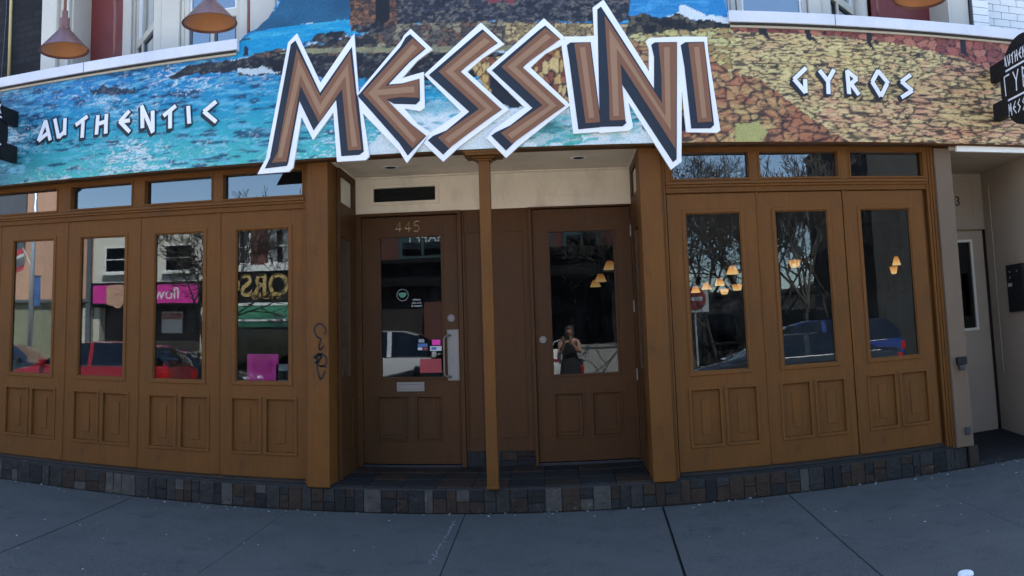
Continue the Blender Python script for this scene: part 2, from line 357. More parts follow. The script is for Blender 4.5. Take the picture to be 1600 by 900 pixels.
# far pavement
mk('opposite_sidewalk', MB().box(-60, 60, -22, -17.6, -.158, 0.0), 'pale_concrete', kind='structure', bevel=.02)
# windblown crumbs and paper bits along the foot of the step
lt = MB()
for _ in range(150):
    x = random.uniform(-5.6, 5); y = -.03-abs(random.gauss(0, .12)) if random.random() < .6 else -random.uniform(.1, 2.6)
    s_ = random.uniform(.003, .010); a = random.uniform(0, pi); h = random.uniform(.001, .004)
    pts = [(x+s_*random.uniform(.6, 1.4)*cos(a+k*pi/2), y+s_*.7*sin(a+k*pi/2)) for k in range(4)]
    lt.prismz(pts, .002, .004+h)
mk('litter', lt, 'litter_bits', kind='stuff')
sc = MB()
for k in range(46):
    t_ = k/45+random.uniform(-.01, .01); p0 = at(712, 815, Z=0); p1 = at(671, 880, Z=0); x = p0[0]+(p1[0]-p0[0])*t_+random.gauss(0, .008); y = p0[1]+(p1[1]-p0[1])*t_
    s_ = random.uniform(.003, .009); sc.prismz([(x-s_, y-s_*.6), (x+s_*.8, y-s_*.3), (x+s_, y+s_*.5), (x-s_*.4, y+s_)], .0035, .0045)
mk('paint_scuff', sc, 'paper_grey', kind='stuff')
pc = at(1509, 899, Z=0)
cup = MB().lathe([(0, .018), (.035, .018), (.042, .012), (.044, 0), (.040, 0), (0, .004)], (pc[0], pc[1], .002), 20)
tag(mk('cup_lid', cup, 'white_paint', smooth='angle'), 'small white plastic cup lid lying on the pavement at lower right', 'lid')

# ---------------- restaurant building ----------------
B = thing('restaurant_building', 'brown wood storefront with folding glass doors around a recessed entrance', 'building', (-.85, 0, 0))
ZD0, ZD1 = .235, 2.60
# plinth core, its slate facing and the ledge
def tiles(parent, x0, x1, z0, z1, y, faces='front', tw=(.07, .15)):
    x = x0
    while x < x1-.02:
        w = min(random.uniform(*tw), x1-x)
        if x1-(x+w) < .04: w = x1-x
        if random.random() < .45: rows = [(z0, z1)]
        else:
            zc = z0+(z1-z0)*random.choice([.5, .5, .4, .62]); rows = [(z0, zc), (zc, z1)]
        for (a, b) in rows:
            d = random.uniform(0, .006); w2 = w
            tj = [random.uniform(-.003, .003) for _ in range(4)]; x0_, x1_, zt_ = -w2/2+.002, w2/2-.002, b-a-.0045
            tm_ = MB().add([(x0_, -.012-d+tj[0], 0), (x1_, -.012-d+tj[1], abs(tj[2])), (x1_, 0, 0), (x0_, 0, 0), (x0_+abs(tj[3]), -.012-d+tj[2], zt_), (x1_, -.012-d+tj[3], zt_-abs(tj[0])), (x1_, 0, zt_), (x0_, 0, zt_)], [(0,3,2,1),(4,5,6,7),(0,1,5,4),(1,2,6,5),(2,3,7,6),(3,0,4,7)])
            o = mk('tile', tm_, random.choice(SLATES), parent, bevel=.003)
            o.location = Vector((x+w/2, y, a)); 
            if parent.parent and parent.parent.get('world'): pass
        x += w
pl = mk('plinth', MB().box(-5.9, -1.94, .012, .30, -.03, .19).box(-1.94, .765, .012, .95, -.03, .19).box(.765, 3.62, .012, .30, -.03, .19), 'rubber', B)
tiles(pl, -5.9, 3.62, .0, .188, .011)
mk('sill_ledge', MB().box(-5.9, -2.13, .012, .10, .1905, .208), 'slate_b', pl, bevel=.004)
mk('sill_ledge', MB().box(.97, 3.50, .012, .10, .1905, .208), 'slate_a', pl, bevel=.004)
fl = mk('entry_floor', MB().box(-1.93, .765, .012, .99, .19, .196), 'rubber', B)
for i in range(9):
    for j in range(3):
        a = -1.93+i*.2994; b = .014+j*.325
        o = mk('tile', MB().box(.003, .296, .003, .322, 0, .014), random.choice([SLATES[0], SLATES[2], SLATES[4], SLATES[5]]), fl, bevel=.002)
        o.location = (a, b, .197+j*.012)
# pilasters, end jambs
def pilaster(x0, x1, y0=-.02, y1=.28, z0=.19, z1=3.06, m='wood_paint'):
    mb = MB().box(x0, x1, y0, y1, z0, z1); return mk('pilaster', mb, m, B, bevel=.006)
pilL = pilaster(-2.125, -1.932); pilaster(.765, .952)
for (x, s_) in ((-2.152, 1), (.955, 1)): pass
jm = MB()
for (a, b, y) in ((-2.155, -2.127, .012), (.954, .968, .008), (.970, .990, .022), (3.438, 3.462, .030), (3.464, 3.486, .018), (3.488, 3.512, .006)):
    jm.box(a, b, y, .22, .19 if a > -2.2 else .19, 3.02)
mk('jamb_moulding', jm, 'wood_paint', B, bevel=.004)
# header bar, transom frames and panes
def transoms(x0, x1, panes, ztop=3.02):
    tb = MB().holed([x0, x1], [2.605, ztop], [(p[0], p[1], 2.735, 2.962) for p in panes], .035, .16)
    f = mk('transom_bar', tb, 'wood_paint', B, bevel=.004)
    mo = MB().box(x0, x1, .012, .036, 2.655, 2.675).box(x0, x1, .002, .036, 2.677, 2.700).box(x0, x1, .018, .036, 2.607, 2.622)
    mk('ledge_moulding', mo, 'wood_paint', f, bevel=.004)
    for p in panes:
        mk('glazing_bead', MB().frame(p[0]-.018, p[1]+.018, 2.717, 2.98, .016, .026, .036), 'wood_paint', f, bevel=.002)
        mk('transom_pane', MB().box(p[0]+.001, p[1]-.001, .10, .105, 2.736, 2.961), 'transom_glass', f)
    return f
transoms(-5.9, -2.157, [(-5.62, -4.772), (-4.60, -3.905), (-3.757, -3.065), (-2.945, -2.185)])
transoms(.992, 3.436, [(1.06, 1.738), (1.843, 2.568), (2.693, 3.418)])
# folding door leaf in local coordinates, width .826
def make_leaf():
    w = .822; g0, g1 = .163, .665                    # glass opening
    hol = [(g0, g1, 1.062-ZD0, 2.428-ZD0), (.135, .385, .452-ZD0, .905-ZD0), (.460, .715-.0, .452-ZD0, .905-ZD0)]
    fr = mk('folding_door', MB().holed([0, w], [0, ZD1-ZD0], hol, 0, .045), 'wood_paint', B, bevel=.003)
    fr.location = (0, 0, 0)
    mk('glazing_bead', MB().frame(g0-.032, g1+.032, 1.030-ZD0, 2.460-ZD0, .030, -.010, .0).frame(g0-.002, g1+.002, 1.060-ZD0, 2.430-ZD0, .010, .004, .02), 'wood_paint', fr, bevel=.003)
    mk('glass_pane', MB().box(g0, g1, .022, .028, 1.062-ZD0, 2.428-ZD0), 'shop_glass', fr)
    for (a, b, c, d) in hol[1:]:
        p = MB().frame(a-.026, b+.026, c-.026, d+.026, .024, -.009, .0).box(a+.001, b-.001, .020, .030, c+.001, d-.001)
        p.box(a+.085, b-.085, .012, .020, c+.075, d-.075)
        mk('recessed_panel', p, 'wood_paint', fr, bevel=.003)
    return fr
leaf = make_leaf(); first = True
for x in (-5.462, -4.634, -3.806, -2.978, .997, 1.795, 2.600):
    o = leaf if first else copy_tree(leaf, B); first = False
    o.location = Vector((x, .042, ZD0+.012))-B.location
    if x > 0: o.scale = (.963, 1, .995)
o = copy_tree(leaf, B); o.location = Vector((-6.29, .042, ZD0+.012))-B.location
ast = MB()
for x in (-4.636, -3.808, -2.980, 1.792, 2.597): ast.box(x-.004, x+.014, .034, .05, ZD0+.02, ZD1+.01)
mk('astragal', ast, 'wood_paint', B, bevel=.003)
mk('door_track', MB().box(-5.9, -2.157, .085, .12, .19, .245).box(.992, 3.436, .085, .12, .19, .245), 'dark_metal', B)
# graffiti tag on the left pilaster
def ribbon(pts, w, y):
    mb = MB(); P = [Vector((a, b)) for a, b in pts]
    for i in range(len(P)-1):
        d = (P[i+1]-P[i]).normalized(); n = Vector((-d.y, d.x))*w/2; e = d*w*.35
        q = [P[i]-e-n, P[i+1]+e-n, P[i+1]+e+n, P[i]-e+n]
        mb.add([(v.x, y-.0003*(i % 2), v.y) for v in q], [(0, 1, 2, 3)])
    return mb
def catmull(pts, n=7):
    P = [pts[0]]+list(pts)+[pts[-1]]; out = []
    for i in range(1, len(P)-2):
        for k in range(n):
            t = k/n; out.append(tuple(.5*((2*P[i][j])+(-P[i-1][j]+P[i+1][j])*t+(2*P[i-1][j]-5*P[i][j]+4*P[i+1][j]-P[i+2][j])*t*t+(-P[i-1][j]+3*P[i][j]-3*P[i+1][j]+P[i+2][j])*t**3) for j in range(2)))
    return out+[tuple(pts[-1])]
def G(pts, y=-.0215): return [tuple(at(360+a/3.335, 350+b/3.335, y)[[0, 2]]) for a, b in pts]
gr = MB()
for st in ([(493, 575), (496, 545), (470, 520), (445, 530), (438, 555), (450, 585), (470, 600), (462, 640), (470, 655), (485, 635)],
           [(438, 722), (462, 718), (470, 680), (445, 700), (440, 690), (475, 675), (500, 700), (495, 735), (470, 740), (450, 720), (478, 690), (455, 680), (452, 740), (462, 790), (472, 808), (493, 768)],
           [(470, 740), (500, 745)]):
    m_ = ribbon(catmull(G(st)), .013, -.0235); mk('graffiti_stroke', m_, 'black_cloth', B)

# recessed entrance
YE = .95
mk('soffit', MB().box(-1.932, .80, .0, .94, 3.034, 3.07), 'beige_paint', B)
sm = MB().box(-1.90, .765, .90, .938, 3.012, 3.033).box(-1.93, -1.895, .02, .94, 3.012, 3.033).box(.755, .79, .02, .94, 3.012, 3.033)
mk('soffit_moulding', sm, 'beige_paint', B, bevel=.008)
for px_, py_ in ((610, 262), (904, 247)):
    p = at(px_, py_, Z=3.03)
    sp = mk('recessed_spotlight', MB().lathe([(.052, .003), (.078, .0), (.080, .004), (.052, .006)], (p[0], p[1], 3.026), 28), 'white_paint', B, smooth=True)
    mk('lamp_bulb', MB().lathe([(0, .004), (.03, .004), (.05, .006), (.0515, .007)], (p[0], p[1], 3.024), 24), 'black_paint', sp)
# beige fascia with black vent and blank panel
fa = mk('entrance_fascia', MB().holed([-1.93, .80], [2.672, 3.034], [(-1.725, -1.113, 2.785, 2.922)], YE-.01, YE+.05), 'beige_paint', B)
mk('fascia_frame', MB().frame(-1.765, -1.073, 2.748, 2.962, .012, YE-.018, YE-.0101).frame(-.015, .637, 2.775, 2.958, .006, YE-.014, YE-.0101), 'beige_paint', fa, bevel=.002)
vt = mk('vent_grille', MB().box(-1.724, -1.114, YE+.02, YE+.03, 2.786, 2.921), 'black_paint', fa)
for k in range(7): mk('vent_louvre', MB().box(-1.722, -1.116, YE+.004, YE+.012, 2.793+k*.018, 2.797+k*.018), 'black_paint', vt)
# wall between doors
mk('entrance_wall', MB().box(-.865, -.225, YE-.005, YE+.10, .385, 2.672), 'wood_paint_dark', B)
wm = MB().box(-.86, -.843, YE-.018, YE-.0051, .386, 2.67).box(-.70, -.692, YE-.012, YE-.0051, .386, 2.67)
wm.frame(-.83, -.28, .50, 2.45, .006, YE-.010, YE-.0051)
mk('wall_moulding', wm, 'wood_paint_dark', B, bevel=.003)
wp = mk('wall_skirting', MB().box(-.865, -.225, YE-.002, YE+.10, .196, .385), 'rubber', B)
tiles(wp, -.865, -.225, .245, .384, YE-.003, tw=(.12, .2))
# door frames
df = MB()
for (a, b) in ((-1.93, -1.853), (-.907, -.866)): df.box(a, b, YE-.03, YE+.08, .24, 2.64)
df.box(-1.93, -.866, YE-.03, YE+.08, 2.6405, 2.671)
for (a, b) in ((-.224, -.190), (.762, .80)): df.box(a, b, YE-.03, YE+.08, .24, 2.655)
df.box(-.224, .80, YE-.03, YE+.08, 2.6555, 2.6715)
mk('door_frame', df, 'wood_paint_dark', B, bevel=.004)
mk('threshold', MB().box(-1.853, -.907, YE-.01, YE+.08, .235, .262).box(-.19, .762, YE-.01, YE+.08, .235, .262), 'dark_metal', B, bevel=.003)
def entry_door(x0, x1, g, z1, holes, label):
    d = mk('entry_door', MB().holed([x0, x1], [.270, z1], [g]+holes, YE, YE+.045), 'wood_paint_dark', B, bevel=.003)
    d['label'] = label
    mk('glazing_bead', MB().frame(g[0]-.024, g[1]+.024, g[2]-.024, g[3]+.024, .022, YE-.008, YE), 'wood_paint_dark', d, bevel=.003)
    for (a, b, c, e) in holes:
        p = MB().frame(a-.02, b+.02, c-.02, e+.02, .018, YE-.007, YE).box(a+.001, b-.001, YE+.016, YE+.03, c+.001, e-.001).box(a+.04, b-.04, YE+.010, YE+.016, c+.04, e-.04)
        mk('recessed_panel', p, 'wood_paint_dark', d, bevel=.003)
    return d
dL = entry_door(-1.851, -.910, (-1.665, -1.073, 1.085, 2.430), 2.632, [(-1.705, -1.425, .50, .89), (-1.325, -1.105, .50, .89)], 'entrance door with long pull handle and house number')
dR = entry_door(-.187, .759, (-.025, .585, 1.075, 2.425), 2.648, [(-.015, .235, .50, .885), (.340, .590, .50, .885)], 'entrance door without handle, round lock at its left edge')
gpl = mk('glass_pane', MB().box(-.296, .296, -.003, .003, -.6725, .6725), 'door_glass', dL, loc=(-1.369, YE+.024, 1.7575))
gpr = mk('glass_pane', MB().box(-.304, .304, -.003, .003, -.675, .675), 'door_glass', dR, loc=(.280, YE+.024, 1.750)); gpr.rotation_euler = (R(.32), 0, R(-.75))
# 445
def numeral(polys, x, z, h, y, w=.011):
    mb = MB()
    for pl_ in polys:
        m_ = ribbon([(x+a*h, z+b*h) for a, b in pl_], w, y); mb.add(m_.v, m_.f)
    return mb
FOUR = [[(.42, 0), (.50, 1), (.0, .28), (.62, .30)]]
FOURb = [[(.40, 0), (.44, 1), (.0, .30), (.62, .30)]]
FIVE = [catmull([(.55, 1), (.12, .96), (.08, .60), (.34, .62), (.54, .40), (.46, .10), (.2, .0), (.02, .08)], 5)]
for pol, x in ((FOUR, -1.513), (FOURb, -1.418), (FIVE, -1.330)):
    m_ = MB()
    for st in pol:
        for i in range(len(st)-1):
            a, b = st[i], st[i+1]; m_.tube([(x+a[0]*.098, YE-.006, 2.483+a[1]*.098), (x+b[0]*.098, YE-.006, 2.483+b[1]*.098)], .0052, 6)
    mk('house_numeral', m_, 'brass', dL, smooth='angle')
# door hardware
lk = mk('door_lock', MB(), 'steel', dL) if False else None
def disc(mb, x, y, z, prof, n=24):
    m_ = MB().lathe(prof, n=n); mb.add([(x+v[0], y-v[2], z+v[1]) for v in m_.v], [f[::-1] for f in m_.f]); return mb
mk('lock_cylinder', disc(disc(MB(), -.985, YE, 1.635, [(.036, 0), (.034, .008), (.026, .008), (.024, .004), (0, .004)]), -.985, YE, 1.635, [(.017, .003), (.016, .012), (0, .013)]), 'steel', dL, smooth='angle')
pp = mk('push_plate', MB().box(-1.028, -.916, YE-.004, YE, 1.045, 1.525), 'steel', dL, bevel=.002)
for z in (1.065, 1.505, 1.29):
    for x in (-1.018, -.926): mk('screw', disc(MB(), x, YE-.004, z, [(.004, 0), (.003, .002), (0, .002)], 8), 'dark_metal', pp)
mk('pull_handle', MB().tube([(-1.000, YE-.002, 1.470), (-1.000, YE-.045, 1.470), (-1.030, YE-.062, 1.466), (-1.052, YE-.065, 1.445), (-1.054, YE-.065, 1.30), (-1.054, YE-.065, 1.12), (-1.050, YE-.065, 1.098), (-1.030, YE-.062, 1.084), (-1.000, YE-.045, 1.080), (-1.000, YE-.002, 1.080)], .0085, 10), 'steel', dL, smooth=True)
ms = mk('mail_slot', MB().frame(-1.522, -1.255, .948, 1.036, .022, YE-.010, YE).box(-1.499, -1.278, YE-.006, YE-.002, .971, 1.013), 'steel', dL, bevel=.003)
mk('lock_cylinder', disc(disc(MB(), -.118, YE, 1.405, [(.034, 0), (.032, .008), (.024, .008), (.022, .004), (0, .004)]), -.118, YE, 1.405, [(.014, .003), (.013, .012), (0, .013)]), 'steel', dR, smooth='angle')
for z0 in (2.36, 1.63, .99): mk('hinge', MB().tube([(.760, YE-.012, z0), (.760, YE-.012, z0+.11)], .006, 8).box(.752, .768, YE-.006, YE+.002, z0, z0+.11), 'steel', dR)
for z0 in (2.25, 1.25, .50): mk('hinge', MB().tube([(-1.853, YE-.012, z0), (-1.853, YE-.012, z0+.11)], .006, 8), 'dark_metal', dL)
# stickers on the left door glass
YG = YE+.0185
def rectpx(x0, y0, x1, y1, Y): a = at(x0, y0, Y); b = at(x1, y1, Y); return a[0], b[0], b[2], a[2]
def sticker(x0, y0, x1, y1, m, dy=0, parent=dL, Y=YG, name='sticker'):
    a, b, c, d = rectpx(x0, y0, x1, y1, Y); return mk(name, MB().box(a, b, Y-.0016-dy, Y-.0006-dy, c, d), m, parent)
sticker(656, 561, 690, 582, 'red_print'); sticker(653, 537, 668, 542, 'blue_print'); sticker(653, 543, 660, 547, 'paper'); sticker(661.5, 543, 668, 547, 'red_print')
sticker(654, 530, 663, 535, 'paper_grey'); sticker(675, 531, 688, 539, 'pink_print'); sticker(672, 541, 690, 548, 'paper'); sticker(674, 542.5, 682, 546.5, 'blue_print', .0012)
a = at(629, 461, YG); rg = MB()
ms_ = disc(MB(), a[0], YG-.0008, a[2], [(.058, .0004), (.053, .0004)], 40); mk('round_decal', ms_, 'paper_grey', dL)
mk('round_decal', MB().prism([(a[0]+.036*cos(t)*(1+.25*sin(3*t)), a[2]+.030*sin(t)*(1+.2*cos(2*t))) for t in [k*2*pi/18 for k in range(18)]], YG-.0018, YG-.0008), 'green_print', dL)
def text(s, x, y, z, h, m, parent=None, name='lettering', mirror=False, w=None, face=1, depth=.0, font_off=0, rot=None, squash=1.0):
    cu = bpy.data.curves.new(name, 'FONT'); cu.body = s; cu.size = h; cu.align_x = 'CENTER'; cu.align_y = 'CENTER'; cu.extrude = depth; cu.offset = font_off
    o = bpy.data.objects.new(name, cu); dg = bpy.context.evaluated_depsgraph_get(); C.objects.link(o); dg.update()
    me = bpy.data.meshes.new_from_object(o.evaluated_get(dg)); bpy.data.objects.remove(o)
    vs = [v.co.copy() for v in me.vertices]; sx = squash
    if w:
        xr = max(v.x for v in vs)-min(v.x for v in vs); sx = w/xr
    for v, c in zip(me.vertices, vs):
        q = Vector((c.x*sx, -c.z, c.y))              # upright, facing -y
        if face == -1: q = Vector((-q.x, -q.y, q.z)) # facing +y
        if rot: q = rot @ q
        v.co = q+Vector((x, y, z))
    me.materials.clear(); me.materials.append(MATS[m]); me.update()
    return mk(name, me, None, parent)
p = at(651, 473, YG); text('where\nyou are\nis meant', p[0], YG-.001, p[2], .03, 'paper', dL)

# side walls of the recess with their windows
def side_wall(x, s_, notes):
    rot = None; sw = MB()
    # holed slab built in (y,z) then turned
    def turned(mb, name, mats, parent, bevel=0):
        mb.v = [(x+(-s_)*(v[1]), v[0], v[2]) for v in mb.v]
        if s_ > 0: mb.f = [f[::-1] for f in mb.f]
        else: pass
        return mk(name, mb, mats, parent, bevel=bevel)
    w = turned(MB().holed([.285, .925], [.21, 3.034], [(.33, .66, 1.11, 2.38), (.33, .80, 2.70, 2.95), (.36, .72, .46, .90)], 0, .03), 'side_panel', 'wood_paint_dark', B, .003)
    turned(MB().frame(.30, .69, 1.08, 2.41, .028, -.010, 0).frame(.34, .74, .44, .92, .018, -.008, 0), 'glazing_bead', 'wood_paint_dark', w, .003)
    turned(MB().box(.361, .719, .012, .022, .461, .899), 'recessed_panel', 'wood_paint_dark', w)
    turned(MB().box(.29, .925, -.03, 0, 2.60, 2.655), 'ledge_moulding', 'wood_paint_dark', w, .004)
    turned(MB().box(.33, .66, .014, .018, 1.11, 2.38), 'glass_pane', 'door_glass', w)
    turned(MB().box(.33, .80, .014, .018, 2.70, 2.95), 'glass_pane', 'door_glass', w)
    for (a, b, c, d, m) in notes: turned(MB().box(a, b, .010, .0125, c, d), 'paper_notice', 'paper', w)
side_wall(-1.932, -1, [(.36, .60, 1.86, 2.24, 'paper_grey'), (.38, .60, 1.58, 1.82, 'paper_grey'), (.37, .50, 1.42, 1.53, 'paper_grey'), (.42, .58, 1.13, 1.36, 'paper_grey')])
side_wall(.80, 1, [])
# the post in the middle of the entrance
mp_ = thing('entrance_post', 'slender brown timber post with flared capital in the middle of the entrance', 'post', (-.55, -.05, .2))
mk('shaft', MB().box(-.600, -.504, -.07, .026, .205, 2.935), 'wood_paint', mp_, bevel=.008)
cp = MB()
for k, (e, z0, z1) in enumerate([(.016, 2.925, 2.943), (.036, 2.9435, 2.962), (.085, 2.9625, 2.982), (.10, 2.9825, 3.008)]):
    cp.box(-.600-e*1.25, -.504+e*1.25, -.07-min(e, .075), .026+e*.8, z0, z1)
mk('capital', cp, 'wood_paint', mp_, bevel=.006); mk('foot', MB().box(-.606, -.498, -.076, .032, .200, .222), 'wood_paint', mp_, bevel=.003)
mk('post_beam', MB().box(-1.93, .765, .035, .14, 3.036, 3.075), 'wood_paint', B)
# masonry behind and above; interior room
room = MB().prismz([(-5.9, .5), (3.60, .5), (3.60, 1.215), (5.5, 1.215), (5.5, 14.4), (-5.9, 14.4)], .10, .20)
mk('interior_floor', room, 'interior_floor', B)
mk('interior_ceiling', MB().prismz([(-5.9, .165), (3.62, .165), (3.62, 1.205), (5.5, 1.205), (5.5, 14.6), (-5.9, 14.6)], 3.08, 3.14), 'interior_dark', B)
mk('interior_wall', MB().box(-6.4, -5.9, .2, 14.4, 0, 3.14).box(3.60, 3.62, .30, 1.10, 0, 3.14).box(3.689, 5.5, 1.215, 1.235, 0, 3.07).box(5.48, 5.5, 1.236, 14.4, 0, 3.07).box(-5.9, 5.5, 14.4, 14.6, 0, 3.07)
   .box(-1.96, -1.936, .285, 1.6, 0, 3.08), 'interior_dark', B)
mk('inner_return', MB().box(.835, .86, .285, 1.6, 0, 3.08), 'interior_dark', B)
mk('upper_block', MB().box(-5.5, 4.28, 1.0, 14.6, 3.14, 7.2).box(-5.5, 4.28, .30, 1.0, 6.4, 7.2), 'red_brick', B)
mk('roof', MB().box(-5.6, 4.3, .2, 14.7, 7.2, 7.35), 'roof_felt', B)
mk('return_wall', MB().box(3.4, 3.515, .10, .30, .19, 3.02), 'wood_paint', B)

# ---------------- upper storey: panels, posts, bay windows ----------------
U0 = 4.0
YF, YB = .25, .80
mk('spandrel_panel', MB().box(-4.93, -4.44, YB, .9, U0, 6.4), 'red_panel', B)
mk('spandrel_panel', MB().box(3.33, 4.03, YB, .9, U0, 6.4), 'red_panel', B)
pc_ = lambda a, b, y0, y1, m='cream_paint': mk('upper_post', MB().box(a, b, y0, y1, U0, 6.4), m, B, bevel=.01)
pc_(-5.26, -5.06, .36, .9); mk('upper_post', MB().box(-5.058, -4.88, .42, .9, U0, 6.4).box(-4.93, -4.90, .36, .419, U0, 6.4), 'cream_paint', B, bevel=.01)
pc_(4.02, 4.27, .42, .9); pc_(4.00, 4.018, .36, .9)
def upper_window(P0, P1, rail, label=None, blind=False, mull=None, dark=False, top=6.3, bot=U0+.05):
    """window between two plan points (x,y), large sash over small lights"""
    P0 = Vector((P0[0], P0[1], 0)); P1 = Vector((P1[0], P1[1], 0)); L_ = (P1-P0).length; d = (P1-P0).normalized(); n = Vector((d.y, -d.x, 0))
    def T(mb):
        mb.v = [tuple(P0+d*v[0]-n*v[1]+Vector((0, 0, v[2]))) for v in mb.v]; return mb
    fw = .05
    holes = [(fw, L_-fw, rail+.05, top-.1)]
    if mull: 
        holes += [(fw, mull-.02, bot+.03, rail-.03), (mull+.02, L_-fw, bot+.03, rail-.03)]
    else: holes += [(fw, L_-fw, bot+.03, rail-.03)]
    w = mk('window', T(MB().holed([0, L_], [bot, top], holes, 0, .08)), 'cream_paint', B, bevel=.006)
    for (a, b, c, e) in holes:
        mk('sash_frame', T(MB().frame(a+.001, b-.001, c+.001, e-.001, .018, .02, .05)), 'white_paint' if c > rail else 'grey_cladding' if not dark else 'dark_metal', w)
        mk('window_pane', T(MB().box(a+.019, b-.019, .035, .040, c+.019, e-.019)), 'bay_glass', w)
        if c > rail or blind:
            sl_ = MB(); z = c+.02
            while z < e-.03: sl_.add([(a+.02, .075, z), (b-.02, .075, z), (b-.02, .062, z+.026), (a+.02, .062, z+.026)], [(0, 1, 2, 3)]); z += .028
            mk('blind_slats', T(sl_), 'white_paint', w, kind='stuff')
        else: mk('curtain', T(MB().box(a+.02, b-.02, .085, .09, c, e)), 'grey_cladding' if not dark else 'interior_dark', w)
    return w
# left bay: canted side, corner post, front lights
upper_window((-4.30, YB), (-3.80, YF+.02), 4.62, mull=.25)
mk('upper_post', MB().prismz([(-4.44, YB), (-4.305, YB-.03), (-4.26, YB+.1), (-4.44, YB+.12)], U0, 6.4).box(-4.44, -4.33, YB-.06, YB-.001, U0, 6.4), 'cream_paint', B, bevel=.008)
pc_(-3.80, -3.70, YF-.02, YF+.12); pc_(-3.699, -3.50, YF-.04, YF+.12); pc_(-3.499, -3.46, YF-.01, YF+.12)
upper_window((-3.46, YF), (-2.86, YF), 4.60, mull=.30)
pc_(-2.86, -2.50, YF-.04, YF+.12)
upper_window((-2.50, YF), (-1.6, YF), 4.60, mull=.45); pc_(-1.6, -1.3, YF-.04, YF+.12)
upper_window((-1.3, YF), (-.4, YF), 4.60, mull=.45); pc_(-.4, 1.0, YF-.04, YF+.12)
# right bay
upper_window((1.0, YF), (1.76, YF), 4.02, blind=True)
upper_window((1.77, YF), (2.45, YF), 4.02, blind=True)
pc_(2.455, 2.58, YF-.04, YF+.12); pc_(2.581, 2.68, YF-.01, YF+.12)
upper_window((2.68, YF+.03), (3.14, YB-.03), 4.56, mull=.22, dark=True)
col = MB().lathe([(.075, 0), (.075, 2.4)], (3.19, .76, U0), 20)
mk('bay_column', col, 'cream_paint', B, smooth=True); mk('column_base', MB().lathe([(.0, 0), (.11, 0), (.11, .14), (.09, .16), (.075, .18)], (3.19, .76, U0+.05), 20), 'cream_paint', B, smooth='angle')
mk('bay_base', MB().prismz([(-5.26, -.02), (4.28, -.02), (4.28, 1.0), (-5.26, 1.0)], 3.9, 4.02), 'roof_felt', B)
mk('bay_cornice', MB().box(-5.5, 4.28, .1, .9, 6.4, 6.7), 'cream_paint', B, bevel=.02)
# yellowish conduit and dark brick neighbour on the left
NL = thing('dark_brick_building', 'blackened brick house wall at the upper left beside the red panel', 'building', (-8, .6, 0))
mk('wall', MB().box(-13, -5.27, .55, 14, 0, 7.5), 'dark_brick', NL)
mk('roof', MB().box(-13.1, -5.25, .5, 14, 7.5, 7.6), 'roof_felt', NL)
a = at(14, 120, .5); mk('drain_pipe', MB().tube([(a[0], .50, 4.0), (a[0]-.01, .50, 5.6), (a[0], .50, 7.2)], .018, 10), 'yellow_pipe', NL, smooth=True)
mk('thin_cable', MB().tube([(a[0]-.16, .535, 4.0), (a[0]-.10, .535, 5.2), (a[0]-.1, .535, 7)], .004, 6), 'grey_cladding', NL)

# ---------------- right neighbour: recessed beige entrance, number 3 ----------------
NR = thing('beige_entrance_building', 'beige painted recessed doorway numbered 3 at the far right', 'building', (4.3, .6, 0))
XS = 4.62; YN = 1.10
mk('pilaster', MB().box(3.514, 3.688, -.03, .29, .19, 2.99), 'tan_paint', NR, bevel=.006)
mk('pilaster_base', MB().box(3.63, 3.725, -.035, .29, .0, .189), 'slate_c', NR, bevel=.006)
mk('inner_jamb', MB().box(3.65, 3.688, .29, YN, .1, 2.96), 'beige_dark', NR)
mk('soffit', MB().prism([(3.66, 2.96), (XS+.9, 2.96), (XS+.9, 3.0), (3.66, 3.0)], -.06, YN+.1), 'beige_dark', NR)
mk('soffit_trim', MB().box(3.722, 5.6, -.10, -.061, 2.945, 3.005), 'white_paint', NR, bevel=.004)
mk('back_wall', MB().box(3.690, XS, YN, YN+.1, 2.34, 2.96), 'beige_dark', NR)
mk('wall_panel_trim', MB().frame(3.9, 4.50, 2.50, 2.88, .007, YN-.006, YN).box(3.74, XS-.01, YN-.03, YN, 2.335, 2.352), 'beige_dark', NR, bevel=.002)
nd = mk('entry_door', MB().holed([3.690, XS-.02], [.12, 2.335], [(4.13, 4.43, 1.26, 2.20)], YN+.03, YN+.08), 'beige_dark', NR, bevel=.004)
mk('glazing_bead', MB().frame(4.10, 4.46, 1.23, 2.23, .03, YN+.018, YN+.0299), 'cream_paint', nd, bevel=.003)
mk('glass_pane', MB().box(4.131, 4.429, YN+.05, YN+.055, 1.26, 2.2), 'house_glass', nd)
lc = MB()
for k in range(9): lc.tube([(4.15+k*.033, YN+.065, 1.27), (4.15+k*.033+random.uniform(-.005, .005), YN+.068, 1.7), (4.15+k*.033, YN+.065, 2.19)], .004, 4)
mk('lace_curtain', lc, 'paper_grey', nd, kind='stuff')
text('3', at(1496, 315, YN)[0], YN-.004, at(1496, 315, YN)[2], .15, 'black_paint', NR, 'house_numeral', depth=.003, squash=.9)
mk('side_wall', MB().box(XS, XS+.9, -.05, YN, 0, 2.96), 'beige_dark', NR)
mk('corner_trim', MB().tube([(XS-.002, .94, .75), (XS-.002, .94, 2.80)], .005, 6), 'beige_dark', NR)
mk('ramp_floor', MB().add([(3.726, -.03, .0), (XS+.9, -.03, .0), (XS+.9, YN, 0), (3.726, YN, 0), (3.726, -.03, .035), (XS+.9, -.03, .035), (XS+.9, YN, .14), (3.726, YN, .14)], [(0,3,2,1),(4,5,6,7),(0,1,5,4),(1,2,6,5),(2,3,7,6),(3,0,4,7)]), 'slate_e', NR)
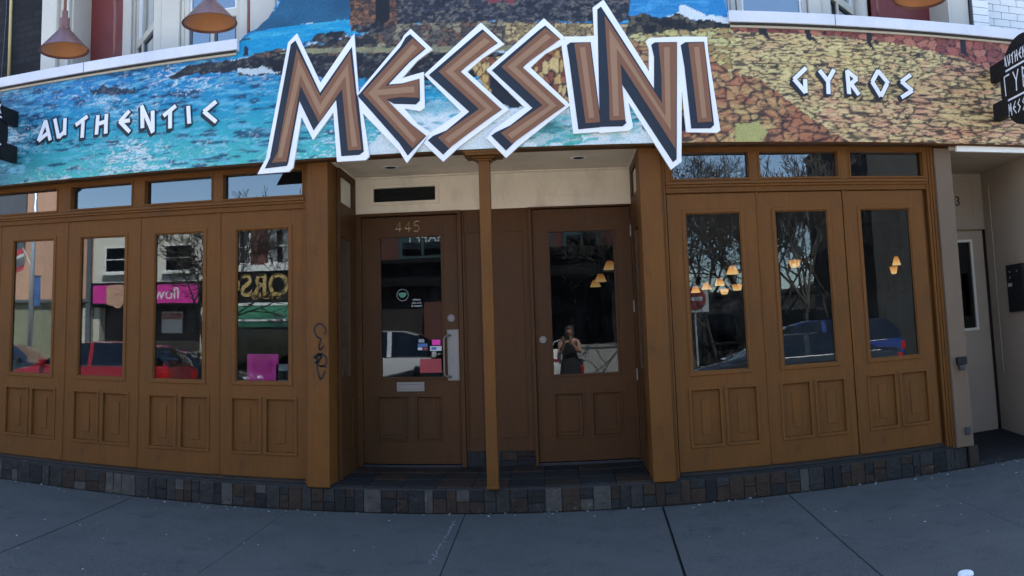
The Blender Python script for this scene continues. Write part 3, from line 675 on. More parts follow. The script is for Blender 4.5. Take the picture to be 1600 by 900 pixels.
mk('upper_wall', MB().box(4.281, 6.4, .9, 14, 3.0, 7.4).box(3.72, 6.4, .30, .9, 3.01, 4.0).box(3.66, 6.4, -.02, .30, 3.06, 4.0).box(XS+.9, 10, -.05, 14, 0, 3.0), 'grey_cladding', NR)
ic = thing('intercom_panel', 'black intercom panel with buttons on the beige side wall at the right edge', 'intercom', (XS, .4, 1.6))
a = at(1575, 415, X=XS); b = at(1602, 487, X=XS); y0, y1 = b[1]-.06, a[1]
mk('housing', MB().box(XS-.035, XS-.001, y0, y1, b[2]+.01, a[2]), 'black_paint', ic, bevel=.006)
for k, (fy, fz) in enumerate([(.25, .86), (.7, .86), (.25, .74)]):
    yy = y1-(y1-y0)*fy; zz = b[2]+(a[2]-b[2])*fz
    mk('call_button', MB().box(XS-.041, XS-.0351, yy-.014, yy+.014, zz-.012, zz+.008), 'steel', ic, bevel=.003)
mk('name_plate', MB().box(XS-.038, XS-.0351, y1-.11, y1-.03, b[2]+(a[2]-b[2])*.55, b[2]+(a[2]-b[2])*.62), 'paper_grey', ic)
wl = thing('wall_spout', 'small black metal outlet fixed low on the beige pilaster', 'pipe outlet', (3.6, -.03, .95))
mk('flange', MB().box(3.565, 3.665, -.075, -.0301, .945, 1.015), 'black_paint', wl, bevel=.006)
mk('mouth', MB().box(3.585, 3.645, -.07, -.032, .895, .9445), 'dark_metal', wl, bevel=.006)
wl2 = tag(mk('wall_plug', MB().box(3.60, 3.66, -.045, -.0301, .30, .37), 'dark_metal', bevel=.006), 'dark square cover plate near the foot of the beige pilaster', 'cover plate')
# white brick building beyond
WB = thing('white_brick_building', 'white painted brick corner above the beige doorway at the upper right', 'building', (5.2, .5, 3.9))
wa = mk('wall', MB().box(4.285, 4.47, .37, .9, 4.0, 7.4), 'grey_cladding', WB); wb = mk('wall', MB().box(4.47, 6.5, .62, .95, 4.0, 7.4), 'grey_cladding', WB)
BR = MB().box(-.098, .098, -.012, .0, .003, .077).mesh('brick', ['white_paint']); BH = MB().box(-.045, .045, -.012, .0, .003, .077).mesh('brick', ['white_paint'])
for r_ in range(12):
    z = 4.02+r_*.08
    xs = [4.285+.0475+.002, 4.285+.0475*2+.05] if r_ % 2 else None
    if r_ % 2: br = [(4.333, BH), ]; o = mk('brick', BH, None, wa, loc=(4.332, .37, z)); o = mk('brick', BH, None, wa, loc=(4.424, .37, z))
    else: o = mk('brick', MB().box(-.09, .09, -.012, 0, .003, .077), 'white_paint', wa, loc=(4.378, .37, z))
    for k in range(7):
        x = 4.575+k*.203+(.1 if r_ % 2 else 0); mk('brick', BR, None, wb, loc=(x, .62, z))

# ---------------- the fascia sign with its printed mural ----------------
FS = thing('fascia_sign', 'long printed fascia sign reading MESSINI over the whole storefront', 'sign', (-.5, -.1, 3.0))
YS = -.15
ZB, ZT = 3.01, 4.02
mk('sign_box', MB().box(-6.1, 5.7, YS+.012, -.005, ZB+.01, ZT+.0), 'dark_metal', FS)
def hsh(ix, iy, s=0): 
    v = np.sin(ix*127.1+iy*311.7+s*74.7)*43758.5453; return v-np.floor(v)
def vn(x, y, s=0):
    ix, iy = np.floor(x), np.floor(y); fx, fy = x-ix, y-iy; fx = fx*fx*(3-2*fx); fy = fy*fy*(3-2*fy)
    return (hsh(ix, iy, s)*(1-fx)+hsh(ix+1, iy, s)*fx)*(1-fy)+(hsh(ix, iy+1, s)*(1-fx)+hsh(ix+1, iy+1, s)*fx)*fy
def fbm(x, y, s=0, o=5):
    r = 0; a = .5; t = 0
    for k in range(o): r = r+a*vn(x, y, s+k); t += a; x = x*2.03; y = y*2.03; a *= .5
    return r/t
def inpoly(X, Z, poly):
    ins = np.zeros(X.shape, bool); n = len(poly)
    for i in range(n):
        x1, z1 = poly[i]; x2, z2 = poly[(i+1) % n]
        if z1 == z2: continue
        ins ^= ((z1 > Z) != (z2 > Z)) & (X < (x2-x1)*(Z-z1)/(z2-z1)+x1)
    return ins
PX = lambda pts: [tuple(at(a, b, YS)[[0, 2]]) for a, b in pts]
def lerp(a, b, t): return a+(b-a)*t[..., None]
V3 = lambda *c: np.array(srgb(*c)[:3])
def sea(X, Z, foam=0.0, mul=1.0):
    t = np.clip((Z-3.0)/1.02+.10*(fbm(X*1.5, Z*3, 3)-.5), 0, 1)
    c = lerp(V3(82, 200, 196), V3(25, 165, 200), np.clip(t*2.0, 0, 1)); c = lerp(c, V3(15, 132, 196), np.clip(t*2-.8, 0, 1))
    c = lerp(c, V3(50, 95, 125), np.clip((-4.6-X)/1.0, 0, .8)*np.ones_like(t))
    w = fbm(X*7, Z*36, 11, 4); dk = np.clip((w-.56)*8, 0, 1); c = lerp(c, V3(10, 52, 98), dk*.85)
    w2 = fbm(X*9+3, Z*40, 21, 4); c = lerp(c, V3(120, 205, 235), np.clip((w2-.57)*9, 0, 1)*.6)
    ridge = 1-np.abs(fbm(X*6+1.5*fbm(X*2, Z*6, 5), Z*20, 31, 5)*2-1)
    dens = fbm(X*1.3, Z*2.6, 41, 3)+.35*np.clip(.55-t, 0, 1)+.10*np.clip((X+5)/3, 0, 1)-.12
    th = .965-.22*np.clip(dens-.30, 0, .6)-foam; fm = np.clip((ridge-th)*13, 0, 1)*np.clip(dens*4-1.0, 0, 1)
    r2 = 1-np.abs(fbm(X*9+2*fbm(X*3, Z*9, 6), Z*30, 33, 4)*2-1); fm = np.maximum(fm, np.clip((r2-.93)*20, 0, 1)*np.clip(dens*5-2.0, 0, 1)*.8)
    return lerp(c, V3(228, 238, 244), fm*.95)*np.array([.86, .86, .84])
def stones(X, Z, sx, sz, cols, crack=(25, 24, 34), cw=.09, s=0, jit=.8, vari=.5):
    """irregular stone pattern: nearest cells of a jittered lattice; dark joints"""
    wx = X*sx+.9*(fbm(X*sx*.4, Z*sz*.4, s+9, 3)-.5)*2; wz = Z*sz+.5*(fbm(X*sx*.6, Z*sz*.6, s+19, 3)-.5)*2
    ix, iz = np.floor(wx), np.floor(wz); d1 = np.full(X.shape, 9.); d2 = d1.copy(); cid = np.zeros(X.shape)
    for a in (-1, 0, 1):
        for b in (-1, 0, 1):
            cx = ix+a; cz = iz+b; px = cx+.5+jit*(hsh(cx, cz, s)-.5); pz = cz+.5+jit*(hsh(cx, cz, s+1)-.5)
            d = np.hypot((wx-px)*.8, wz-pz); m = d < d1; d2 = np.where(m, d1, np.minimum(d2, d)); cid = np.where(m, hsh(cx, cz, s+2), cid); d1 = np.where(m, d, d1)
    e = d2-d1; k = np.clip(cid*(len(cols)-.01), 0, len(cols)-1).astype(int); P = np.array([V3(*c) for c in cols]); c = P[k]
    c = c*(1-vari/2+vari*fbm(X*sx*3, Z*sz*5, s+5, 4))[..., None]
    rough = fbm(X*sx*2, Z*sz*4, s+55, 3)
    return lerp(c, V3(*crack), np.clip(1-(e-cw*.35*(rough*2))/(cw), 0, 1)*np.clip(rough*2.4-.35, 0, 1))
def colour(X, Z):
    c = sea(X, Z)
    j = lambda s, a=.02: (fbm(X*14, Z*14, s, 3)-.5)*a*2
    def put(poly, col, soft=0.02, s=1):
        nonlocal c
        m = inpoly(X+j(s, soft), Z+j(s+50, soft), PX(poly)); c[m] = (col if col.shape == c.shape else np.broadcast_to(col, c.shape))[m]
    rocks = stones(X, Z, 26, 34, [(34, 36, 44), (22, 25, 34), (52, 52, 56), (86, 84, 80), (30, 32, 40)], (14, 17, 26), .16, 3)
    rows = lambda n, z: None
    # left panel dark skerry
    put([(262, 118), (290, 104), (325, 100), (372, 92), (372, 112), (335, 116), (295, 117), (268, 124)], rocks, .03, 2)
    put([(140, 138), (180, 134), (215, 141), (190, 147), (150, 146)], rocks*.8+V3(20, 80, 120)*.3, .04, 4)
    # foam field behind the S letters
    fs = sea(X, Z, .30); put([(560, 248), (600, 205), (640, 172), (700, 150), (760, 150), (900, 160), (1040, 208), (1070, 224), (1000, 240), (700, 250)], lerp(fs, V3(214, 224, 222), np.clip(fbm(X*5, Z*7, 61)*2.6-1.0, 0, 1)), .03, 6)
    put([(800, 200), (850, 180), (900, 200), (905, 225), (800, 228)], sea(X, Z, .12)*.6+V3(90, 150, 130)*.4, .06, 7)
    # quay wall: dark face
    put([(372, 92), (398, 86), (640, 80), (800, 82), (800, 128), (768, 120), (640, 128), (560, 122), (480, 118), (420, 116), (372, 118)], rocks, .02, 8)
    put([(372, 108), (410, 105), (440, 112), (372, 117)], V3(190, 205, 212), .03, 9)
    # bright sea and hill
    put([(360, 92), (372, 70), (400, 48), (560, 28), (560, 54), (490, 62), (440, 78), (398, 86), (366, 93)], lerp(np.broadcast_to(V3(0, 146, 196), c.shape), V3(70, 180, 210), np.clip(fbm(X*6, Z*30, 71)*3-1.5, 0, 1)), .0, 10)
    put([(398, 50), (402, 40), (420, 26), (434, 10), (444, -12), (560, -20), (560, 29), (470, 38)], lerp(np.broadcast_to(V3(22, 74, 108), c.shape), V3(38, 98, 134), np.clip(fbm(X*3, Z*5, 73)*2-.5, 0, 1)), .006, 11)
    put([(380.5, 88), (381, 74), (384, 71.5), (388, 74), (389, 87)], V3(22, 34, 60), 0, 12)
    # foreshore and low rocks by the tower
    put([(386, 88), (420, 80), (452, 76), (500, 68), (560, 55), (600, 50), (640, 60), (640, 84), (450, 88)], stones(X, Z, 20, 30, [(110, 84, 66), (60, 50, 48), (90, 80, 70), (40, 40, 46)], (20, 20, 26), .14, 5), .03, 13)
    put([(488, 62), (495, 53), (538, 47), (542, 55), (520, 66), (490, 68)], rocks, .02, 14)
    # pale ledge
    put([(436, 84), (470, 77), (640, 73), (800, 70), (800, 80), (640, 83), (470, 84)], lerp(np.broadcast_to(V3(156, 150, 112), c.shape), V3(118, 116, 92), np.clip(fbm(X*16, Z*30, 77)*2-.5, 0, 1)), .01, 15)
    # lower masonry wall
    ms1 = stones(X, Z, 17, 26, [(128, 120, 100), (96, 90, 78), (150, 140, 112), (80, 70, 66), (112, 84, 70)], (32, 32, 38), .17, 7)
    put([(588, 74), (600, 46), (620, 38), (800, 32), (1000, 40), (1000, 62), (880, 66), (800, 72), (640, 75)], ms1, .012, 16)
    ms2 = stones(X, Z, 20, 31, [(178, 158, 108), (150, 130, 92), (196, 172, 120), (132, 110, 80)], (52, 44, 40), .15, 8, .6)
    put([(790, 66), (790, 36), (1000, 40), (1000, 58), (900, 62)], ms2, .012, 17)
    # keep: sunlit corner and dark curtain wall
    put([(548, 50), (546, -20), (632, -20), (632, 34), (600, 48), (570, 44)], stones(X, Z, 22, 28, [(140, 96, 66), (112, 78, 58), (90, 66, 54), (58, 50, 48)], (36, 28, 30), .14, 9), .006, 18)
    put([(588, 48), (586, -20), (608, -20), (609, 30)], V3(20, 20, 26), .006, 19)
    put([(548, 50), (552, 36), (570, 40), (600, 34), (602, 48), (580, 52)], rocks, .02, 20)
    ms3 = stones(X, Z, 26, 38, [(60, 62, 72), (44, 46, 56), (86, 84, 88), (36, 38, 48), (104, 98, 92)], (20, 22, 32), .15, 10)
    put([(620, 38), (620, -20), (988, -20), (982, 28), (970, 36), (800, 33)], ms3, .006, 21)
    put([(757, -4), (800, -8), (803, 4), (785, 5), (770, 3), (758, 6)], V3(130, 60, 66), .03, 22)
    # sea, surf and rocks on the right of the keep
    put([(983, 30), (985, -20), (1150, -20), (1150, 40)], lerp(np.broadcast_to(V3(38, 130, 190), c.shape), V3(80, 165, 215), np.clip(fbm(X*8, Z*40, 79)*3-1.5, 0, 1)), 0, 23)
    put([(1040, 26), (1062, 18), (1063, 8), (1073, 3), (1080, 12), (1092, 20), (1150, 28), (1150, 44), (1060, 30)], V3(215, 225, 232), .035, 24)
    put([(975, 62), (983, 24), (1000, 22), (1030, 28), (1060, 24), (1085, 30), (1110, 33), (1150, 40), (1150, 52), (1060, 58)], stones(X, Z, 18, 26, [(34, 34, 36), (62, 58, 50), (24, 26, 32), (96, 90, 74)], (14, 15, 20), .16, 12), .03, 25)
    # sunlit paving (right panel and quay top)
    pv = stones(X, Z, 14, 38, [(196, 178, 112), (184, 162, 100), (206, 186, 128), (176, 146, 96), (196, 152, 104), (202, 190, 118), (176, 120, 86)], (30, 27, 36), .13, 13, .85, .45)
    pv2 = stones(X, Z, 9.5, 24, [(196, 150, 104), (200, 166, 108), (190, 134, 96), (206, 178, 120), (184, 120, 90)], (30, 27, 36), .11, 14, .85, .5)
    def slabs(sx, sz, pal, seed, str_):
        b = fbm(X*3.2, Z*7, seed, 4); h = np.clip((b-.3)/.4, 0, .999)*(len(pal)-1); k = h.astype(int); P = np.array([V3(*q) for q in pal]); f = (h-k)[..., None]
        c0 = P[k]*(1-f)+P[np.minimum(k+1, len(pal)-1)]*f
        ce0 = stones(X, Z, sx, sz, [(255, 255, 255)], (0, 0, 0), .17, seed+1, .95, 0.0)[..., 0]; cell = stones(X, Z, sx, sz, pal, (30, 27, 36), .0001, seed+1, .95, .5); c0 = c0*.55+cell*.45
        c0 = c0*(.80+.40*fbm(X*30, Z*75, seed+3, 3))[..., None]
        st = fbm(X*7+.8*fbm(X*4, Z*4, seed+5, 2), Z*44, seed+4, 4); c0 = lerp(c0, V3(32, 28, 36), np.clip((st-.66)*22, 0, 1)*str_)
        q = fbm(X*sx*.55, Z*sz*.62, seed+14, 3)*7; q = q-np.floor(q); br_ = np.clip(fbm(X*8, Z*14, seed+15, 2)*3.2-1.0, 0, 1); c0 = lerp(c0, V3(30, 26, 34), np.clip(1-np.abs(q-.5)/.13, 0, 1)*br_*.9)
        return lerp(c0, V3(34, 28, 36), np.clip((1-ce0)*1.15, 0, .85))
    pv = slabs(8.5, 36, [(206, 186, 124), (222, 204, 144), (212, 182, 124), (218, 198, 140), (212, 164, 124)], 113, .9)
    pv2 = slabs(6, 22, [(212, 178, 124), (222, 194, 138), (212, 152, 116), (222, 198, 142), (214, 164, 126)], 133, .85)
    mixr = np.clip((X-2.4)/1.6+(3.35-Z)*1.3, 0, 1)[..., None]; pvm = np.where(fbm(X*2, Z*2, 91)[..., None]+mixr-.75 > .0, pv2, pv)
    right = [(968, 60), (1000, 52), (1100, 50), (1142, 44), (1142, 30), (1700, 30), (1700, 260), (860, 260), (900, 200)]
    m = inpoly(X, Z, PX([(1142, -30), (1900, -30), (1900, 300), (1146, 300)])); c[m] = pvm[m]
    put([(960, 66), (1000, 52), (1143, 47), (1150, 225), (1060, 225), (1065, 150), (1020, 110), (985, 80)], stones(X, Z, 12, 26, [(196, 182, 116), (176, 150, 96), (200, 190, 130), (160, 128, 84)], (34, 30, 38), .13, 15, .85), .03, 26)
    rk = slabs(9, 13, [(184, 128, 88), (160, 98, 70), (194, 150, 98), (202, 174, 114), (170, 108, 78)], 153, .7) if True else stones(X, Z, 12, 15, [(186, 112, 72), (160, 84, 58), (198, 140, 84), (140, 78, 60), (206, 170, 100)], (40, 24, 34), .13, 16, .9, .7)
    put([(1050, 60), (1110, 85), (1145, 120), (1145, 222), (1062, 224), (1040, 190), (1000, 110), (975, 70)], rk, .05, 27)
    put([(1144, 110), (1170, 120), (1200, 130), (1240, 165), (1290, 200), (1330, 224), (1144, 224)], rk, .03, 28)
    put([(1150, 195), (1185, 190), (1198, 205), (1192, 224), (1150, 224)], V3(172, 168, 104), .03, 29)
    # rocky quay end between the letters
    put([(735, 98), (760, 92), (800, 84), (840, 66), (880, 62), (900, 120), (895, 165), (848, 165), (846, 140), (770, 120), (768, 160)], stones(X, Z, 22, 11, [(196, 160, 100), (160, 100, 66), (206, 178, 120), (130, 72, 54)], (40, 26, 30), .16, 17), .02, 30)
    put([(764, 112), (800, 96), (822, 100), (846, 120), (848, 166), (800, 168), (768, 158)], V3(26, 32, 42), .02, 31)
    put([(1010, 150), (1020, 135), (1045, 150), (1078, 205), (1010, 206), (1004, 195)], V3(26, 30, 40), .02, 32)
    put([(884, 150), (886, 134), (894, 128), (899, 140), (899, 160)], V3(28, 26, 36), .01, 33)
    # red coping running down to the right
    rd = stones(X, Z, 10, 14, [(168, 96, 84), (150, 84, 74), (180, 116, 96), (134, 72, 66)], (44, 28, 38), .10, 18, .9, .5)
    put([(1144, 20), (1700, 20), (1700, 190), (1560, 112), (1500, 90), (1440, 76), (1380, 64), (1300, 56), (1220, 52), (1144, 49)], rd, .012, 34)
    for x_ in (1190, 1262, 1355, 1503): put([(x_-4, 30), (x_+5, 30), (x_+7, 50+(x_-1190)*.10), (x_+16, 62+(x_-1190)*.10), (x_-2, 54+(x_-1190)*.09)], V3(36, 34, 40), .02, x_)
    return c
def mural(x0, x1, top, step=.0105):
    nx = int((x1-x0)/step)+1; nz = int((max(top(np.array([x0, (x0+x1)/2, x1])))-ZB)/step)+1
    u = np.linspace(x0, x1, nx); tz = top(u)
    X = np.repeat(u[None, :], nz, 0); Zr = np.repeat(np.linspace(ZB, float(tz.max()), nz)[:, None], nx, 1); Z = np.minimum(Zr, tz[None, :])
    c = colour(X, Z); c = np.clip(c*.80, 0, 1)
    co = np.stack([X, np.full_like(X, YS), Z], -1).reshape(-1, 3)
    i = np.arange(nz*nx).reshape(nz, nx); f = np.stack([i[:-1, :-1], i[:-1, 1:], i[1:, 1:], i[1:, :-1]], -1).reshape(-1, 4); zf = Z.reshape(-1); f = f[(zf[f[:, 3]]-zf[f[:, 0]] > 1e-5) | (zf[f[:, 2]]-zf[f[:, 1]] > 1e-5)]
    me = bpy.data.meshes.new('mural_panel'); me.from_pydata(co.tolist(), [], f.tolist())
    # solid edges and back
    bm = bmesh.new(); bm.from_mesh(me); be =  [e for e in bm.edges if e.is_boundary]; r = bmesh.ops.extrude_edge_only(bm, edges=be)
    for v in [g for g in r['geom'] if isinstance(g, bmesh.types.BMVert)]: v.co.y += .010
    bm.to_mesh(me); bm.free()
    at_ = me.color_attributes.new('print', 'FLOAT_COLOR', 'POINT'); n = len(me.vertices); cols = np.ones((n, 4)); vv = np.zeros(n*3); me.vertices.foreach_get('co', vv)
    cols[:len(co), :3] = c.reshape(-1, 3); cols[len(co):, :3] = .05
    at_.data.foreach_set('color', cols.reshape(-1)); me.materials.append(MATS['mural_print']); me.update()
    return mk('mural_panel', me, None, FS)
t = NT('mural_print'); ca = t.new('ShaderNodeVertexColor', layer_name='print'); v = t.co((1, 1, 2.2)); n1 = t.noise(v, 90, 3, .7)
t.bump(t.noise(t.co((1, 1, .6)), 2.4, 3), .5, .02)
cc = t.mix(.5, ca.outputs[0], t.ramp(n1, [(.32, (.15, .15, .15, 1)), (.68, (.85, .85, .85, 1))]), 'OVERLAY')
t.ln(cc, t.b.inputs['Base Color']); t.b.inputs['Roughness'].default_value = .42; t.b.inputs['Specular IOR Level'].default_value = .3
XL, XR = -2.742, 1.600
flat = lambda u: np.full(u.shape, ZT)
mural(-6.1, XL-.0015, flat); mural(XR+.0015, 5.7, flat)
bx_, bz_ = zip(*[(-2.742, 4.07), (-2.72, 4.13), (-2.69, 4.18), (-2.62, 4.225), (-2.55, 4.245), (-2.50, 4.29), (-2.44, 4.33), (-2.39, 4.41), (-2.34, 4.50), (-2.2, 4.60), (-1.9, 4.68), (1.0, 4.74), (1.52, 4.74), (1.54, 4.44), (1.57, 4.24), (1.600, 4.11)])
mc = mural(XL, XR, lambda u: np.interp(u, bx_, bz_)); mc.location.y -= .004
mk('board_backing', MB().prism([(a, b-.004) for a, b in zip(bx_, bz_)]+[(1.59, ZB+.01), (-2.735, ZB+.01)], YS+.0095, YS+.0117), 'dark_metal', FS)
cap = mk('cap_flashing', MB().box(-6.2, -2.72, -.215, .0, 4.052, 4.155).box(1.585, 5.8, -.215, .0, 4.052, 4.155), 'cap_metal', FS, bevel=.006)
mk('cap_seam', MB().box(-4.34, -4.335, -.217, -.2151, 4.052, 4.15).box(2.55, 2.555, -.217, -.2151, 4.052, 4.15), 'dark_metal', cap)
mk('cap_soffit', MB().box(-6.2, -2.745, -.168, -.005, 4.0215, 4.0515).box(1.603, 5.8, -.168, -.005, 4.0215, 4.0515), 'cream_paint', FS)
mk('cap_soffit', MB().box(-6.2, -2.745, -.20, -.1685, 4.040, 4.0515).box(1.603, 5.8, -.20, -.1685, 4.040, 4.0515), 'dark_metal', FS)
mk('sign_underside', MB().box(-6.1, 5.7, -.135, -.006, ZB-.012, ZB+.009), 'wood_paint_dark', FS)

for k in range(26):
    x = -5.4+k*.38
    for z in (ZB+.025, ZT-.03):
        if abs(x-XL) > .03 and not (z > 4 and XL < x < XR): mk('fixing_screw', disc(MB(), x, YS-.0005, z, [(.006, 0), (.005, .003), (0, .004)], 8), 'steel', FS)
# big letters: white cut-out with black, brown and tan layers
def big(scale, ox, oy, W_, K_, B_, T_, i):
    def q(pts, Y): return [tuple(at(ox+a/scale, oy+b/scale, Y)[[0, 2]]) for a, b in pts]
    y = YS-.030-.0006*(i % 3)
    w = mk('letter', MB().prism(q(W_, y), y, YS-.0045), 'white_print', FS, bevel=0)
    w['label'] = 'large cut-out letter %s' % 'MESSINI'[i]
    mk('black_layer', MB().prism(q(K_, y), y-.0035, y-.0003), 'navy_print', w)
    mk('brown_layer', MB().prism(q(B_, y), y-.0070, y-.0036), 'brown_print', w)
    mk('tan_inlay', MB().prism(q(T_, y), y-.0090, y-.0071), 'tan_print', w)
big(3.75, 400, 40, [(188,98),(240,45),(377,335),(575,45),(600,380),(628,520),(664,768),(642,788),(474,798),(453,508),(334,670),(266,535),(217,832),(192,856),(8,870),(58,778)],
    [(205,110),(232,88),(376,394),(562,125),(590,400),(600,430),(632,738),(606,758),(500,766),(470,435),(338,615),(255,442),(190,800),(182,822),(52,838),(82,775)],
    [(240,138),(378,415),(553,155),(582,420),(618,728),(540,732),(505,372),(370,568),(262,352),(180,798),(95,804),(128,740)],
    [(250,200),(378,465),(540,225),(560,470),(595,708),(563,712),(525,300),(376,528),(262,290),(155,775),(128,777),(205,420)], 0)
big(3.915, 540, 30, [(72,470),(90,430),(342,128),(358,98),(398,58),(533,185),(440,252),(345,360),(478,322),(484,542),(455,562),(360,546),(440,640),(520,692),(374,880),(322,798),(105,575)],
    [(74,470),(335,170),(368,112),(395,92),(490,181),(392,262),(262,400),(350,392),(452,364),(455,498),(430,522),(295,518),(252,494),(400,640),(494,714),(380,835),(330,760)],
    [(105,455),(345,185),(410,118),(483,180),(390,255),(245,408),(345,398),(448,366),(448,482),(335,478),(250,490),(395,640),(488,713),(410,790)],
    [(140,455),(410,155),(440,178),(195,434),(422,412),(422,450),(196,468),(434,738),(415,758)], 1)
big(3.75, 660, 20, [(10,362),(300,95),(343,57),(480,183),(350,268),(262,345),(507,567),(215,785),(122,872),(8,765),(48,700),(228,580)],
    [(38,365),(320,122),(352,97),(442,178),(325,255),(224,345),(466,567),(210,745),(122,832),(32,748),(62,722),(140,690),(274,580)],
    [(95,345),(360,112),(435,178),(220,345),(462,565),(155,795),(92,732),(332,565)], [(135,345),(365,150),(398,170),(182,345),(415,568),(155,765),(132,740),(375,565)], 2)
big(3.75, 760, 20, [(0,335),(290,75),(337,32),(458,142),(440,190),(345,240),(258,320),(492,540),(205,768),(115,850),(0,735),(40,685),(222,553)],
    [(32,338),(310,100),(345,75),(434,155),(320,225),(213,320),(462,545),(200,725),(115,808),(28,720),(55,700),(140,660),(270,558)],
    [(88,318),(345,90),(432,155),(208,318),(460,545),(150,768),(85,705),(328,543)], [(122,318),(352,125),(380,145),(172,318),(412,545),(148,738),(125,715),(370,545)], 3)
big(3.215, 870, 0, [(22,215),(40,195),(25,184),(200,183),(232,600),(240,660),(84,672)], [(50,228),(68,214),(170,212),(222,620),(215,640),(108,650),(62,300)],
    [(88,220),(165,214),(218,614),(145,620)], [(115,240),(142,238),(188,592),(162,595)], 4)
big(3.215, 870, 0, [(180,38),(235,-2),(463,358),(462,245),(447,207),(468,190),(630,184),(626,812),(574,852),(360,515),(383,640),(365,656),(215,668)],
    [(203,48),(222,34),(488,446),(488,285),(474,226),(492,213),(604,211),(602,800),(583,815),(328,425),(345,605),(350,618),(330,635),(216,638)],
    [(240,80),(528,520),(525,380),(510,218),(602,213),(597,750),(320,320),(342,603),(265,606),(262,440)], [(262,145),(546,588),(537,238),(566,238),(572,655),(300,245),(312,583),(284,585),(275,400)], 5)
big(3.215, 870, 0, [(605,184),(755,184),(760,260),(822,655),(805,667),(650,664),(612,300)], [(622,228),(645,212),(740,210),(790,628),(772,645),(675,646),(640,330)],
    [(660,218),(738,213),(780,612),(708,616)], [(688,238),(714,237),(752,592),(728,594)], 6)
# the first I and N share one white board in the gap
g_ = [tuple(at(870+a/3.215, b/3.215, YS)[[0, 2]]) for a, b in [(150, 186), (205, 186), (240, 640), (215, 664)]]
mk('letter_bridge', MB().prism(g_, YS-.0295, YS-.0045), 'white_print', FS)
# small raised letters: white faces on thick black returns
def small(strokes, scale, ox, oy, w, ch, Y=YS-.012):
    fa_, bk = MB(), MB()
    for i, (a, b) in enumerate(strokes):
        pa = at(ox+a[0]/scale, oy+a[1]/scale, Y)[[0, 2]]; pb = at(ox+b[0]/scale, oy+b[1]/scale, Y)[[0, 2]]
        d = (pb-pa)/np.linalg.norm(pb-pa); n = np.array([-d[1], d[0]])
        def quad(e): return [pa-d*e-n*(w/2+e), pb+d*e-n*(w/2+e), pb+d*e+n*(w/2+e), pa-d*e+n*(w/2+e)]
        q = [tuple(v) for v in quad(.002)]; fa_.prism(q, Y-.008-.0004*i, Y-.0005)
        q1 = quad(.010); q2 = [v+np.array([-.022, -.026]) for v in quad(.004)]; pts = sorted(set((round(float(v[0]), 5), round(float(v[1]), 5)) for v in q1+q2))
        def half(P):
            h = []
            for p_ in P:
                while len(h) > 1 and (h[-1][0]-h[-2][0])*(p_[1]-h[-2][1])-(h[-1][1]-h[-2][1])*(p_[0]-h[-2][0]) <= 0: h.pop()
                h.append(p_)
            return h[:-1]
        bk.prism(half(pts)+half(pts[::-1]), Y-.0003*i-.0002, YS-.0003 if ox < 1000 else YS-.0003)
    o = mk('small_letter', fa_, 'white_print', FS); o['label'] = 'small raised letter ' + ch; mk('letter_return', bk, 'navy_print', o)
for st, ch in (([((105,700),(218,385)), ((216,385),(290,690)), ((108,702),(245,585))], 'A'), ([((362,360),(420,655)), ((418,650),(512,560)), ((522,352),(512,610))], 'U'),
           ([((690,455),(870,320)), ((803,400),(788,650))], 'T'), ([((1035,305),(1012,600)), ((1168,285),(1155,585)), ((1030,440),(1155,400))], 'H'),
           ([((1375,405),(1525,235)), ((1375,400),(1530,560)), ((1420,402),(1530,382))], 'E')): small(st, 10, 50, 150, .034, ch)
for st, ch in (([((225,270),(230,600)), ((215,255),(393,670)), ((390,335),(392,650))], 'N'), ([((560,410),(750,258)), ((662,350),(662,605))], 'T'),
           ([((945,262),(960,530))], 'I'), ([((1190,345),(1380,190)), ((1190,345),(1380,505))], 'C')): small(st, 10, 200, 140, .034, ch)
for st, ch in (([((232,92),(85,232)), ((85,232),(228,400)), ((222,235),(228,400))], 'G'), ([((403,120),(505,255)), ((582,115),(505,255)), ((508,240),(515,415))], 'Y'),
           ([((748,125),(772,415)), ((742,128),(868,228)), ((868,228),(790,290)), ((788,280),(893,425))], 'R'),
           ([((1135,125),(1060,265)), ((1060,265),(1170,445)), ((1170,445),(1245,290)), ((1130,125),(1262,285))], 'O'), ([((1538,178),(1425,262)), ((1425,262),(1560,375)), ((1560,375),(1428,458))], 'S')): small(st, 8, 1230, 95, .034, ch)

# ---------------- round blade signs ----------------
GLY = {'A': [[(0, 0), (.5, 1), (.85, 0)], [(.0, 0), (.72, .42)]], 'U': [[(0, 1), (.3, 0), (.75, .35)], [(.75, 1), (.75, .2)]], 'T': [[(0, .8), (.8, 1)], [(.4, .9), (.35, 0)]], 'H': [[(.05, 1), (0, 0)], [(.7, 1), (.7, 0)], [(0, .45), (.7, .6)]],
       'E': [[(.7, 1), (0, .5), (.7, 0)], [(0, .5), (.65, .55)]], 'N': [[(0, 0), (0, 1), (.7, 0), (.7, 1)]], 'I': [[(.15, 1), (.15, 0)]], 'C': [[(.6, 1), (0, .5), (.6, 0)]],
       'G3': [[(.05, 0), (0, 1), (.7, 1.0)]], 'Y': [[(0, 1), (.35, .5), (.7, 1)], [(.35, .5), (.3, 0)]], 'P': [[(0, 0), (0, 1), (.6, .72), (0, .45)]], 'O': [[(.35, 1), (0, .5), (.35, 0), (.7, .5), (.35, 1)]],
       'M': [[(0, 0), (.15, 1), (.4, .4), (.7, 1), (.8, 0)]], 'S': [[(.6, 1), (.05, .7), (.6, .35), (0, 0)]]}
